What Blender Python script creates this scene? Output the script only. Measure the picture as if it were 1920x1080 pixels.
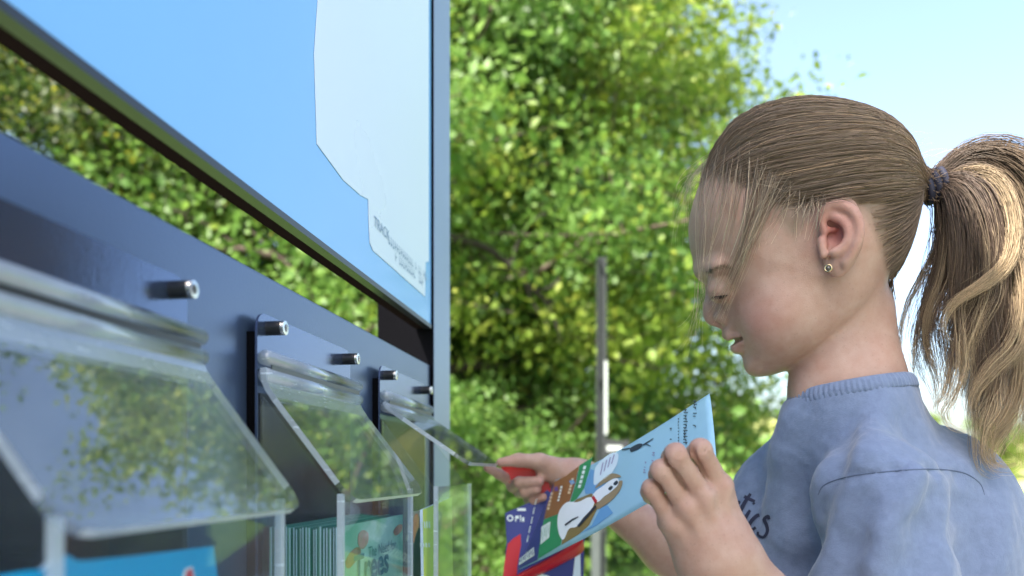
import bpy, bmesh, math, random
import numpy as np
from mathutils import Vector, Matrix
from mathutils.bvhtree import BVHTree

for _o in list(bpy.data.objects):
    bpy.data.objects.remove(_o)
SC = bpy.context.scene
COL = SC.collection
R = math.radians

# ------------------------------------------------------------------ camera
FPX, PCX, HY, ZC = 1500.0, 960.0, 884.0, 0.92      # focal length and horizon in a 1920 px wide frame, eye height
cam_d = bpy.data.cameras.new('camera')
cam = bpy.data.objects.new('camera', cam_d)
COL.objects.link(cam)
cam.location = (0, 0, ZC)
cam.rotation_euler = (R(90), 0, 0)
cam_d.sensor_width = 36
cam_d.lens = 36 * FPX / 1920
cam_d.shift_y = (HY - 540) / 1920
cam_d.clip_start = 0.01
cam_d.clip_end = 2000
cam_d.dof.use_dof = True
cam_d.dof.focus_distance = 0.58
cam_d.dof.aperture_fstop = 5.6
SC.camera = cam

# ------------------------------------------------------------------ sky, sun, exposure
SUN_AZ, SUN_EL = R(215), R(50)                       # sun behind the kiosk, to the left and a little behind the camera
world = bpy.data.worlds.new('World')
SC.world = world
world.use_nodes = True
_nt = world.node_tree
_bg = _nt.nodes['Background']
_sky = _nt.nodes.new('ShaderNodeTexSky')
_sky.sky_type = 'NISHITA'
_sky.sun_disc = False
_sky.sun_elevation = SUN_EL
_sky.sun_rotation = SUN_AZ
_sky.air_density = 1.0
_sky.dust_density = 4.0
_sky.ozone_density = 1.2
_nt.links.new(_sky.outputs[0], _bg.inputs[0])
_bg.inputs[1].default_value = 0.15
sun_d = bpy.data.lights.new('sun', 'SUN')
sun_d.energy = 5.0
sun_d.angle = R(0.5)
sun_d.color = (1.0, 0.95, 0.86)
sun = bpy.data.objects.new('sun', sun_d)
COL.objects.link(sun)
_ts = Vector((math.sin(SUN_AZ) * math.cos(SUN_EL), math.cos(SUN_AZ) * math.cos(SUN_EL), math.sin(SUN_EL)))
sun.rotation_euler = _ts.to_track_quat('Z', 'Y').to_euler()
sun.location = _ts * 30

SC.view_settings.view_transform = 'Standard'
SC.view_settings.look = 'None'
SC.view_settings.gamma = 1.0
SC.view_settings.use_curve_mapping = False
SC.view_settings.exposure = 1.88
SC.render.engine = 'CYCLES'
SC.cycles.use_denoising = True
try:
    SC.cycles.denoiser = 'OPENIMAGEDENOISE'
except Exception:
    pass
SC.cycles.max_bounces = 12
SC.cycles.transparent_max_bounces = 24
SC.cycles.sample_clamp_indirect = 6.0

# ------------------------------------------------------------------ helpers
def P(px, py, Y):
    """a point of the place at distance Y in front of the camera"""
    return np.array([(px - PCX) / FPX * Y, Y, ZC + (HY - py) / FPX * Y])

def V3(a):
    return Vector((float(a[0]), float(a[1]), float(a[2])))

def to_px(p):
    p = np.asarray(p, float)
    return np.stack([PCX + FPX * p[..., 0] / p[..., 1], HY - FPX * (p[..., 2] - ZC) / p[..., 1]], -1)

def tag(o, label=None, cat=None, group=None, kind=None):
    if label: o['label'] = label
    if cat: o['category'] = cat
    if group: o['group'] = group
    if kind: o['kind'] = kind
    return o

def empty(name, loc=(0, 0, 0), parent=None):
    o = bpy.data.objects.new(name, None)
    o.empty_display_size = 0.05
    COL.objects.link(o)
    o.location = loc
    if parent: o.parent = parent
    return o

def link(name, me, mat, parent=None, smooth=False, at_world=True):
    o = bpy.data.objects.new(name, me)
    COL.objects.link(o)
    if mat is not None and not me.materials:
        me.materials.append(mat)
    if smooth:
        me.polygons.foreach_set('use_smooth', np.ones(len(me.polygons), bool))
    if parent is not None:
        o.parent = parent
        if at_world:
            # vertices are given in the place's coordinates: undo the parents' offsets
            off = Vector((0, 0, 0))
            q = parent
            while q is not None:
                off += q.location
                q = q.parent
            o.location = -off
    return o

def mesh(name, verts, faces, mat, parent=None, smooth=False, at_world=True):
    me = bpy.data.meshes.new(name)
    me.from_pydata([tuple(map(float, v)) for v in verts], [], [tuple(map(int, f)) for f in faces])
    me.update()
    return link(name, me, mat, parent, smooth, at_world)

def fast_mesh(name, verts, quads, mat, parent=None, smooth=False, at_world=True, tris=False):
    me = bpy.data.meshes.new(name)
    n = 3 if tris else 4
    verts = np.ascontiguousarray(verts, np.float32)
    quads = np.ascontiguousarray(quads, np.int32)
    me.vertices.add(len(verts)); me.vertices.foreach_set('co', verts.ravel())
    me.loops.add(quads.size); me.loops.foreach_set('vertex_index', quads.ravel())
    me.polygons.add(len(quads))
    me.polygons.foreach_set('loop_start', np.arange(0, quads.size, n, dtype=np.int32))
    me.update(calc_edges=True)
    me.validate()
    return link(name, me, mat, parent, smooth, at_world)

def point_colour(me, cols, name='tint'):
    a = me.color_attributes.new(name, 'FLOAT_COLOR', 'POINT')
    c = np.ones((len(me.vertices), 4), np.float32)
    c[:, :cols.shape[1]] = cols
    a.data.foreach_set('color', c.ravel())

def bm_obj(name, bm, mat, parent=None, smooth=False, at_world=True):
    me = bpy.data.meshes.new(name)
    bm.to_mesh(me); bm.free()
    return link(name, me, mat, parent, smooth, at_world)

def prism(name, poly, vec, mat, parent=None, bevel=0.0, smooth=False):
    """a planar outline pushed along vec"""
    bm = bmesh.new()
    a = [bm.verts.new(V3(p)) for p in poly]
    b = [bm.verts.new(V3(np.asarray(p) + np.asarray(vec))) for p in poly]
    bm.faces.new(a); bm.faces.new(b[::-1])
    n = len(a)
    for i in range(n):
        bm.faces.new((a[i], b[i], b[(i + 1) % n], a[(i + 1) % n]))
    bmesh.ops.recalc_face_normals(bm, faces=bm.faces)
    if bevel:
        bmesh.ops.bevel(bm, geom=list(bm.edges), offset=bevel, segments=2, profile=0.5, affect='EDGES')
    return bm_obj(name, bm, mat, parent, smooth)

def tube(name, pts, rad, mat, parent=None, n=10, cap=True, smooth=True):
    """a tube along a line of points"""
    v, f = tube_geo(pts, rad, n, cap)
    return mesh(name, v, f, mat, parent, smooth)

def tube_geo(pts, rad, n=10, cap=True, base=0):
    pts = [np.asarray(p, float) for p in pts]
    m = len(pts)
    rad = [rad] * m if np.isscalar(rad) else list(rad)
    v, f = [], []
    t0 = pts[1] - pts[0]; t0 = t0 / np.linalg.norm(t0)
    up = np.array([0, 0, 1.0]) if abs(t0[2]) < .9 else np.array([1.0, 0, 0])
    s = np.cross(t0, up); s /= np.linalg.norm(s)
    for i in range(m):
        t = pts[min(i + 1, m - 1)] - pts[max(i - 1, 0)]
        t = t / (np.linalg.norm(t) + 1e-12)
        s = s - t * s.dot(t); s /= np.linalg.norm(s) + 1e-12
        u = np.cross(t, s)
        for k in range(n):
            a = 2 * math.pi * k / n
            v.append(pts[i] + rad[i] * (math.cos(a) * s + math.sin(a) * u))
    for i in range(m - 1):
        for k in range(n):
            k2 = (k + 1) % n
            f.append((base + i * n + k, base + i * n + k2, base + (i + 1) * n + k2, base + (i + 1) * n + k))
    if cap:
        f.append(tuple(base + k for k in range(n))[::-1])
        f.append(tuple(base + (m - 1) * n + k for k in range(n)))
    return v, f

def catmull(pts, per=8, closed=False):
    pts = np.asarray(pts, float)
    n = len(pts)
    out = []
    rng = range(n) if closed else range(n - 1)
    for i in rng:
        if closed:
            p0, p1, p2, p3 = pts[(i - 1) % n], pts[i], pts[(i + 1) % n], pts[(i + 2) % n]
        else:
            p0, p1, p2, p3 = pts[max(i - 1, 0)], pts[i], pts[i + 1], pts[min(i + 2, n - 1)]
        for k in range(per):
            t = k / per
            out.append(.5 * ((2 * p1) + (-p0 + p2) * t + (2 * p0 - 5 * p1 + 4 * p2 - p3) * t * t + (-p0 + 3 * p1 - 3 * p2 + p3) * t ** 3))
    if not closed:
        out.append(pts[-1])
    return np.array(out)

# ------------------------------------------------------------------ materials
def mat_new(name):
    m = bpy.data.materials.new(name)
    m.use_nodes = True
    nt = m.node_tree
    return m, nt, nt.nodes['Principled BSDF']

def plain(name, col, rough=.5, metal=0.0, spec=.5, noise=0.0, scale=40, bump=0.0, bscale=200, coat=0.0):
    m, nt, b = mat_new(name)
    b.inputs['Base Color'].default_value = (*col, 1)
    b.inputs['Roughness'].default_value = rough
    b.inputs['Metallic'].default_value = metal
    b.inputs['Specular IOR Level'].default_value = spec
    if coat:
        b.inputs['Coat Weight'].default_value = coat
        b.inputs['Coat Roughness'].default_value = .08
    tc = nt.nodes.new('ShaderNodeTexCoord')
    if noise:
        n = nt.nodes.new('ShaderNodeTexNoise'); n.inputs['Scale'].default_value = scale; n.inputs['Detail'].default_value = 5
        nt.links.new(tc.outputs['Object'], n.inputs['Vector'])
        mx = nt.nodes.new('ShaderNodeMix'); mx.data_type = 'RGBA'
        mx.inputs['A'].default_value = (*[c * (1 - noise) for c in col], 1)
        mx.inputs['B'].default_value = (*[min(1, c * (1 + noise)) for c in col], 1)
        nt.links.new(n.outputs['Fac'], mx.inputs['Factor'])
        nt.links.new(mx.outputs['Result'], b.inputs['Base Color'])
        mr = nt.nodes.new('ShaderNodeMapRange')
        mr.inputs['To Min'].default_value = rough * .8; mr.inputs['To Max'].default_value = min(1, rough * 1.25)
        nt.links.new(n.outputs['Fac'], mr.inputs['Value']); nt.links.new(mr.outputs['Result'], b.inputs['Roughness'])
    if bump:
        n2 = nt.nodes.new('ShaderNodeTexNoise'); n2.inputs['Scale'].default_value = bscale; n2.inputs['Detail'].default_value = 4
        nt.links.new(tc.outputs['Object'], n2.inputs['Vector'])
        bp = nt.nodes.new('ShaderNodeBump'); bp.inputs['Strength'].default_value = bump; bp.inputs['Distance'].default_value = .002
        nt.links.new(n2.outputs['Fac'], bp.inputs['Height']); nt.links.new(bp.outputs['Normal'], b.inputs['Normal'])
    return m

def attr_mat(name, rough=.5, spec=.5, sss=0.0, bump=0.0, bscale=300, aniso=0.0, sheen=0.0):
    """base colour read from the point colours 'tint'"""
    m, nt, b = mat_new(name)
    a = nt.nodes.new('ShaderNodeAttribute'); a.attribute_name = 'tint'
    nt.links.new(a.outputs['Color'], b.inputs['Base Color'])
    b.inputs['Roughness'].default_value = rough
    b.inputs['Specular IOR Level'].default_value = spec
    if sss:
        b.inputs['Subsurface Weight'].default_value = sss
        b.inputs['Subsurface Radius'].default_value = (1.0, .35, .2)
        b.inputs['Subsurface Scale'].default_value = .006
    if aniso: b.inputs['Anisotropic'].default_value = aniso
    if bump:
        tc = nt.nodes.new('ShaderNodeTexCoord')
        n2 = nt.nodes.new('ShaderNodeTexNoise'); n2.inputs['Scale'].default_value = bscale; n2.inputs['Detail'].default_value = 5
        nt.links.new(tc.outputs['Object'], n2.inputs['Vector'])
        bp = nt.nodes.new('ShaderNodeBump'); bp.inputs['Strength'].default_value = bump; bp.inputs['Distance'].default_value = .001
        nt.links.new(n2.outputs['Fac'], bp.inputs['Height']); nt.links.new(bp.outputs['Normal'], b.inputs['Normal'])
    return m

def acrylic(name, tint=(.93, .96, .97), haze=.06, rough=.03, hscale=25, even=False, f0=.05, fp=4.0):
    """clear acrylic sheet with scuffs: see-through, mirror-like at glancing angles, a little dust"""
    m = bpy.data.materials.new(name); m.use_nodes = True
    nt = m.node_tree; nt.nodes.clear()
    out = nt.nodes.new('ShaderNodeOutputMaterial')
    tr = nt.nodes.new('ShaderNodeBsdfTransparent'); tr.inputs[0].default_value = (*tint, 1)
    gl = nt.nodes.new('ShaderNodeBsdfGlossy'); gl.inputs['Roughness'].default_value = rough
    lw = nt.nodes.new('ShaderNodeLayerWeight'); lw.inputs[0].default_value = .5
    pw = nt.nodes.new('ShaderNodeMath'); pw.operation = 'POWER'; pw.inputs[1].default_value = fp
    nt.links.new(lw.outputs['Facing'], pw.inputs[0])
    fr = nt.nodes.new('ShaderNodeMath'); fr.operation = 'MULTIPLY_ADD'; fr.inputs[1].default_value = .94 - f0; fr.inputs[2].default_value = f0
    nt.links.new(pw.outputs[0], fr.inputs[0])
    df = nt.nodes.new('ShaderNodeBsdfDiffuse'); df.inputs[0].default_value = (.8, .84, .88, 1)
    tl = nt.nodes.new('ShaderNodeBsdfTranslucent'); tl.inputs[0].default_value = (.8, .84, .88, 1)
    dm = nt.nodes.new('ShaderNodeMixShader'); dm.inputs[0].default_value = .5
    nt.links.new(df.outputs[0], dm.inputs[1]); nt.links.new(tl.outputs[0], dm.inputs[2])
    tc = nt.nodes.new('ShaderNodeTexCoord')
    n = nt.nodes.new('ShaderNodeTexNoise'); n.inputs['Scale'].default_value = hscale; n.inputs['Detail'].default_value = 8
    n.inputs['Roughness'].default_value = .7
    nt.links.new(tc.outputs['Object'], n.inputs['Vector'])
    mr = nt.nodes.new('ShaderNodeMapRange'); mr.inputs['From Min'].default_value = .35; mr.inputs['From Max'].default_value = .8
    mr.inputs['To Min'].default_value = haze * (.85 if even else .3); mr.inputs['To Max'].default_value = haze * (1.15 if even else 2.0)
    nt.links.new(n.outputs['Fac'], mr.inputs['Value'])
    # fine scratches
    mp = nt.nodes.new('ShaderNodeMapping'); mp.inputs['Scale'].default_value = (1, 1, 7); mp.inputs['Rotation'].default_value = (.9, .5, .3)
    nt.links.new(tc.outputs['Object'], mp.inputs['Vector'])
    n3 = nt.nodes.new('ShaderNodeTexNoise'); n3.inputs['Scale'].default_value = 90; n3.inputs['Detail'].default_value = 2
    nt.links.new(mp.outputs[0], n3.inputs['Vector'])
    m3 = nt.nodes.new('ShaderNodeMapRange'); m3.inputs['From Min'].default_value = .66; m3.inputs['From Max'].default_value = .74
    m3.inputs['To Max'].default_value = haze * 1.3
    nt.links.new(n3.outputs['Fac'], m3.inputs['Value'])
    ad = nt.nodes.new('ShaderNodeMath'); ad.operation = 'ADD'
    nt.links.new(mr.outputs[0], ad.inputs[0]); nt.links.new(m3.outputs[0], ad.inputs[1])
    m1 = nt.nodes.new('ShaderNodeMixShader'); nt.links.new(ad.outputs[0], m1.inputs[0])
    nt.links.new(tr.outputs[0], m1.inputs[1]); nt.links.new(dm.outputs[0], m1.inputs[2])
    m2 = nt.nodes.new('ShaderNodeMixShader'); nt.links.new(fr.outputs[0], m2.inputs[0])
    nt.links.new(m1.outputs[0], m2.inputs[1]); nt.links.new(gl.outputs[0], m2.inputs[2])
    nt.links.new(m2.outputs[0], out.inputs[0])
    return m

def leaf_mat(name, c0, c1, c2):
    m = bpy.data.materials.new(name); m.use_nodes = True
    nt = m.node_tree; nt.nodes.clear()
    out = nt.nodes.new('ShaderNodeOutputMaterial')
    a = nt.nodes.new('ShaderNodeAttribute'); a.attribute_name = 'tint'
    sp = nt.nodes.new('ShaderNodeSeparateColor'); nt.links.new(a.outputs['Color'], sp.inputs[0])
    cr = nt.nodes.new('ShaderNodeValToRGB')
    cr.color_ramp.elements[0].color = (*c0, 1); cr.color_ramp.elements[1].color = (*c2, 1)
    e = cr.color_ramp.elements.new(.55); e.color = (*c1, 1)
    nt.links.new(sp.outputs[0], cr.inputs[0])
    df = nt.nodes.new('ShaderNodeBsdfPrincipled'); df.inputs['Roughness'].default_value = .45
    df.inputs['Specular IOR Level'].default_value = .35
    nt.links.new(cr.outputs[0], df.inputs['Base Color'])
    tl = nt.nodes.new('ShaderNodeBsdfTranslucent'); nt.links.new(cr.outputs[0], tl.inputs[0])
    mx = nt.nodes.new('ShaderNodeMixShader'); mx.inputs[0].default_value = .48
    nt.links.new(df.outputs[0], mx.inputs[1]); nt.links.new(tl.outputs[0], mx.inputs[2])
    nt.links.new(mx.outputs[0], out.inputs[0])
    return m

M = {}
# ================================================================== the ground
def ground_mat():
    m, nt, b = mat_new('lawn')
    tc = nt.nodes.new('ShaderNodeTexCoord')
    n1 = nt.nodes.new('ShaderNodeTexNoise'); n1.inputs['Scale'].default_value = .6; n1.inputs['Detail'].default_value = 6
    n2 = nt.nodes.new('ShaderNodeTexNoise'); n2.inputs['Scale'].default_value = 25; n2.inputs['Detail'].default_value = 8
    for n in (n1, n2): nt.links.new(tc.outputs['Object'], n.inputs['Vector'])
    cr = nt.nodes.new('ShaderNodeValToRGB')
    cr.color_ramp.elements[0].position = .3; cr.color_ramp.elements[0].color = (.045, .11, .015, 1)
    cr.color_ramp.elements[1].position = .75; cr.color_ramp.elements[1].color = (.13, .22, .04, 1)
    ad = nt.nodes.new('ShaderNodeMix'); ad.data_type = 'FLOAT'; ad.inputs['Factor'].default_value = .5
    nt.links.new(n1.outputs['Fac'], ad.inputs['A']); nt.links.new(n2.outputs['Fac'], ad.inputs['B'])
    nt.links.new(ad.outputs['Result'], cr.inputs[0]); nt.links.new(cr.outputs[0], b.inputs['Base Color'])
    b.inputs['Roughness'].default_value = .85
    bp = nt.nodes.new('ShaderNodeBump'); bp.inputs['Strength'].default_value = .8; bp.inputs['Distance'].default_value = .03
    nt.links.new(n2.outputs['Fac'], bp.inputs['Height']); nt.links.new(bp.outputs['Normal'], b.inputs['Normal'])
    return m

M['lawn'] = ground_mat()
M['concrete'] = plain('concrete', (.17, .165, .16), .9, noise=.22, scale=6, bump=.5, bscale=60)
tag(mesh('ground', [(-400, -400, 0), (400, -400, 0), (400, 900, 0), (-400, 900, 0)], [(0, 1, 2, 3)], M['lawn']), kind='structure')
# concrete pad at the kiosk, where the person stands
_pad = [(-1.2, -2.5, .012), (2.6, -2.5, .012), (2.6, 1.5, .012), (-1.2, 1.5, .012)]
tag(mesh('path', _pad, [(0, 1, 2, 3)], M['concrete']), kind='structure')

rng = np.random.default_rng(11)

def leaf_cloud(cent, nrm_out, size, tint):
    """one folded two-face leaf at each centre"""
    n = len(cent)
    d = rng.normal(size=(n, 3)) * .8 + nrm_out * .5 + np.array([0, 0, -.45])
    d /= np.linalg.norm(d, axis=1)[:, None]
    s = np.cross(d, rng.normal(size=(n, 3))); s /= np.linalg.norm(s, axis=1)[:, None] + 1e-9
    u = np.cross(d, s)
    L = size * rng.choice([.5, .8, 1.0, 1.25, 1.7], n)[:, None] * rng.uniform(.85, 1.15, n)[:, None]
    w = L * rng.uniform(.26, .38, n)[:, None]
    base = cent
    tip = cent + d * L
    mid = cent + d * L * .45
    l = mid + s * w + u * w * .35
    r = mid - s * w + u * w * .35
    v = np.stack([base, l, tip, r], 1).reshape(-1, 3)
    i = np.arange(n)[:, None] * 4
    f = np.concatenate([np.concatenate([i, i + 1, i + 2], 1), np.concatenate([i, i + 2, i + 3], 1)])
    t = np.repeat(tint, 4)
    return v, f, t

def grow(height, spread, low, n_limb, seed, bare=0.0):
    """trunk and limbs as point lines, and the twig points that carry leaves"""
    rr = np.random.default_rng(seed)
    lines, twigs = [], []
    tp = [np.array([0, 0, 0.0])]
    for k in range(1, 9):
        tp.append(np.array([rr.normal(0, .07) * k ** .6, rr.normal(0, .07) * k ** .6, height * .82 * k / 8]))
    tr = [height * .022 * (1 - .8 * k / 8) + .012 for k in range(9)]
    lines.append((tp, tr))
    for j in range(n_limb):
        t = low + (1 - low) * (j + rr.uniform(0, .8)) / n_limb
        t = min(t, .98)
        i = t * 8; a, b = int(i), min(int(i) + 1, 8)
        st = tp[a] * (1 - (i - a)) + tp[b] * (i - a)
        az = j * 2.4 + rr.uniform(-.5, .5)
        reach = spread * (math.sin(math.pi * (.22 + .7 * t)) ** .8) * rr.uniform(.75, 1.1)
        rise = (.15 + .55 * t) * reach * rr.uniform(.6, 1.2)
        pts, rad = [], []
        for k in range(7):
            q = k / 6
            p = st + np.array([math.cos(az) * reach * q, math.sin(az) * reach * q, rise * q - .28 * reach * q * q])
            p = p + rr.normal(0, .045 * reach * q, 3)
            pts.append(p); rad.append(max(.006, height * .0085 * (1 - t * .4) * (1 - q * .85)))
        lines.append((pts, rad))
        for k in range(2, 7):
            for _ in range(3):
                dr = rr.normal(size=3); dr /= np.linalg.norm(dr)
                ln = reach * rr.uniform(.16, .36)
                e = pts[k] + dr * ln
                lines.append(([pts[k], (pts[k] + e) / 2 + rr.normal(0, .03, 3), e], [rad[k] * .55, rad[k] * .4, .004]))
                twigs.append(e); twigs.append((pts[k] + e) / 2)
            twigs.append(pts[k])
    for _ in range(14):
        twigs.append(tp[8] + rr.normal(0, spread * .25, 3) + np.array([0, 0, height * .08]))
    return lines, np.array(twigs)

def tree_meshes(height, spread, low, n_limb, n_leaf, size, seed, droop=.0):
    lines, twigs = grow(height, spread, low, n_limb, seed)
    tv, tf = [], []
    for pts, rad in lines:
        v, f = tube_geo(pts, rad, 6 if rad[0] > .03 else 4, False, len(tv))
        tv += v; tf += f
    rr = np.random.default_rng(seed + 5)
    pick = rr.integers(0, len(twigs), n_leaf)
    clump = rr.uniform(0, 1, len(twigs))
    off = rr.normal(size=(n_leaf, 3)); off /= np.linalg.norm(off, axis=1)[:, None]
    rad = spread * .15 * rr.uniform(0, 1, n_leaf) ** .5
    cent = twigs[pick] + off * rad[:, None] * np.array([1, 1, .8])
    keep = cent[:, 2] > .05
    cent, off, pick = cent[keep], off[keep], pick[keep]
    tint = np.clip(.25 * rr.uniform(0, 1, len(cent)) + .6 * clump[pick] + .15 * rr.normal(0, 1, len(cent)), 0, 1)
    v, f, t = leaf_cloud(cent, off, size, tint)
    return (np.array(tv), tf), (v, f, t)

M['bark'] = plain('bark', (.085, .06, .045), .9, noise=.5, scale=14, bump=1.0, bscale=30)
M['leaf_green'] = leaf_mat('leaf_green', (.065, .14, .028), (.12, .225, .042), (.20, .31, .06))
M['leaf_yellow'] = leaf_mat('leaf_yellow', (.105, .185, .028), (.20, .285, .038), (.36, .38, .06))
M['leaf_dark'] = leaf_mat('leaf_dark', (.022, .045, .010), (.055, .095, .016), (.38, .37, .04))  # few leaves yellow as painted highlights, the rest darkened like gaps

KINDS = {}
def tree_kind(key, *a):
    (tv, tf), (lv, lf, lt) = tree_meshes(*a)
    tm = bpy.data.meshes.new('trunk'); tm.from_pydata([tuple(x) for x in tv], [], tf); tm.update()
    tm.materials.append(M['bark'])
    tm.polygons.foreach_set('use_smooth', np.ones(len(tm.polygons), bool))
    KINDS[key] = (tm, (lv, lf, lt), {})

def crown_mesh(key):
    tm, (lv, lf, lt), cache = KINDS[key]
    if 'me' not in cache:
        o = fast_mesh('crown', lv, lf, M['leaf_green'], None, False, False, True)
        point_colour(o.data, np.stack([lt, lt, lt], 1))
        cache['me'] = o.data
        bpy.data.objects.remove(o)
    return cache['me']

def tree(name, label, key, mat, loc, rz, sc, group='trees behind the kiosk', cat='tree'):
    root = empty(name, loc)
    root.rotation_euler = (0, 0, rz); root.scale = (sc, sc, sc)
    tag(root, label, cat, group)
    t = bpy.data.objects.new('trunk', KINDS[key][0]); COL.objects.link(t); t.parent = root
    c = bpy.data.objects.new('crown', crown_mesh(key)); COL.objects.link(c); c.parent = root
    c.material_slots[0].link = 'OBJECT'; c.material_slots[0].material = M[mat]
    return root

tree_kind('broad', 6.5, 2.5, .08, 36, 105000, .052, 3)
tree_kind('tall', 8.5, 2.4, .10, 36, 105000, .058, 8)
tree_kind('raised', 6.5, 2.5, .27, 34, 100000, .052, 31)
tree_kind('bush', 2.6, 1.5, .05, 18, 26000, .055, 21)

tree('tree', 'leafy green tree just right of the kiosk post, its dark limb showing', 'broad', 'leaf_green', (-.7, 7.2, 0), .4, 1.15)
tree('tree', 'yellow-green tree behind the perforated sign post', 'raised', 'leaf_yellow', (.35, 8.6, 0), 2.1, 1.2)
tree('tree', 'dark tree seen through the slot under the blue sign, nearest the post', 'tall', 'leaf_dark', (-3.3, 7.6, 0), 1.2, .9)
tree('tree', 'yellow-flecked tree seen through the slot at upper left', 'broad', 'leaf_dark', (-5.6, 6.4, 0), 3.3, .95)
tree('tree', 'tall green tree rising behind the others above the kiosk post', 'tall', 'leaf_green', (-1.6, 11.5, 0), 5.0, 1.1)
tree('tree', 'tall green tree far back between the sign post and the face', 'tall', 'leaf_yellow', (1.0, 13.0, 0), .9, 1.3)
tree('tree', 'tall green tree hidden behind the blue sign', 'tall', 'leaf_green', (-5.0, 11.0, 0), 2.2, 1.05)
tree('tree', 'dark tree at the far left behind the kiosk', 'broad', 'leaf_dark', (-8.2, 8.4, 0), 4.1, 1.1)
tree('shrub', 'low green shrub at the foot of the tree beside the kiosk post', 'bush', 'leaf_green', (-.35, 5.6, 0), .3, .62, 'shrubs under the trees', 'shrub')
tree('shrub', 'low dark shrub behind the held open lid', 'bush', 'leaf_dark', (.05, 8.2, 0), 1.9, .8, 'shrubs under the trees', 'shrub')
tree('shrub', 'yellow-green shrub left of the sign post, farther back', 'bush', 'leaf_yellow', (.35, 11.0, 0), 2.9, .8, 'shrubs under the trees', 'shrub')
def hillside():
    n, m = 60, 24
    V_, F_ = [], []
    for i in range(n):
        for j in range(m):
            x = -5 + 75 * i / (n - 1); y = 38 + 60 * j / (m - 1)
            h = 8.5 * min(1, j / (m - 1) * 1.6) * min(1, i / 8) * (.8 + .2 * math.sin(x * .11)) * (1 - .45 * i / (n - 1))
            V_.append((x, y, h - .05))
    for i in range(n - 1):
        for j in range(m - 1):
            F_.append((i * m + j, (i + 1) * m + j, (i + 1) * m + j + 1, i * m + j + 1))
    M['sunlit_grass'] = plain('painted_sunlit_grass', (.40, .40, .13), .9, noise=.3, scale=.5)  # sunlight put into the grass colour, paler and yellower than the lawn
    tag(mesh('hillside', V_, F_, M['sunlit_grass'], None, True), kind='structure')
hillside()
# the dark limb that reaches out of the nearest tree
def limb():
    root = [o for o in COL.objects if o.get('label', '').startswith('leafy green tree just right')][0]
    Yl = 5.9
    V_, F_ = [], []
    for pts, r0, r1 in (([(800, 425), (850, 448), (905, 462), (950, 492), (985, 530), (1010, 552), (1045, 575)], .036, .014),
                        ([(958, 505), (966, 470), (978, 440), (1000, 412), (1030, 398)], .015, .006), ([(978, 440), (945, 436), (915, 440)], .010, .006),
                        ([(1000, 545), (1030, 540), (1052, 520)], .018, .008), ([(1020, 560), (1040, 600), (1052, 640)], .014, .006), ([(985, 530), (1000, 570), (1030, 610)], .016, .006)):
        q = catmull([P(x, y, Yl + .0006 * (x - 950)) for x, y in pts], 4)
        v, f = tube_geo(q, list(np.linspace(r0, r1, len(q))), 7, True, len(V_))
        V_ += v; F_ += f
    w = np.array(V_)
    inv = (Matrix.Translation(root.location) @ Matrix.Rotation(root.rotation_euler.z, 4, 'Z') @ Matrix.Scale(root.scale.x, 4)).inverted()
    mesh('limb', [inv @ V3(q) for q in w], F_, plain('shade_dark_bark', (.022, .016, .012), .9), root, True, False)  # shade put into this limb's colour, darker than the tree's bark
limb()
# a far pale tree line on the right, low over the horizon
for i, (x, y, s, k) in enumerate(((9.5, 34, .72, 'broad'), (14.0, 37, .68, 'broad'), (19.5, 38, .62, 'broad'), (25.5, 42, .7, 'broad'), (5.0, 33, .72, 'broad'))):
    tree('tree', ['far small tree just right of the chin', 'far small tree behind the neck', 'far small tree behind the ponytail',
                  'far small tree at the right edge', 'far small tree behind the top of the brochure'][i], k, 'leaf_yellow', (x, y, 0), i * 1.3, s, 'far trees across the lawn')

# grass blades on the lawn that shows past the person
def grass():
    n = 26000
    x = rng.uniform(-1.5, 5.5, n); y = rng.uniform(2.2, 15, n) 
    h = rng.uniform(.025, .07, n)
    a = rng.uniform(0, 6.28, n)
    dx, dy = np.cos(a) * .006, np.sin(a) * .006
    lx, ly = rng.normal(0, .018, n), rng.normal(0, .018, n)
    z = np.zeros(n)
    v = np.stack([np.stack([x - dx, y - dy, z], 1), np.stack([x + dx, y + dy, z], 1), np.stack([x + lx, y + ly, h], 1)], 1).reshape(-1, 3)
    i = np.arange(n)[:, None] * 3
    o = fast_mesh('grass', v, np.concatenate([i, i + 1, i + 2], 1), M['leaf_green'], None, False, True, True)
    t = np.repeat(rng.uniform(.35, 1, n), 3)
    point_colour(o.data, np.stack([t, t, t], 1))
    tag(o, 'short green lawn grass beyond the kiosk', 'grass', kind='stuff')
grass()

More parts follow.
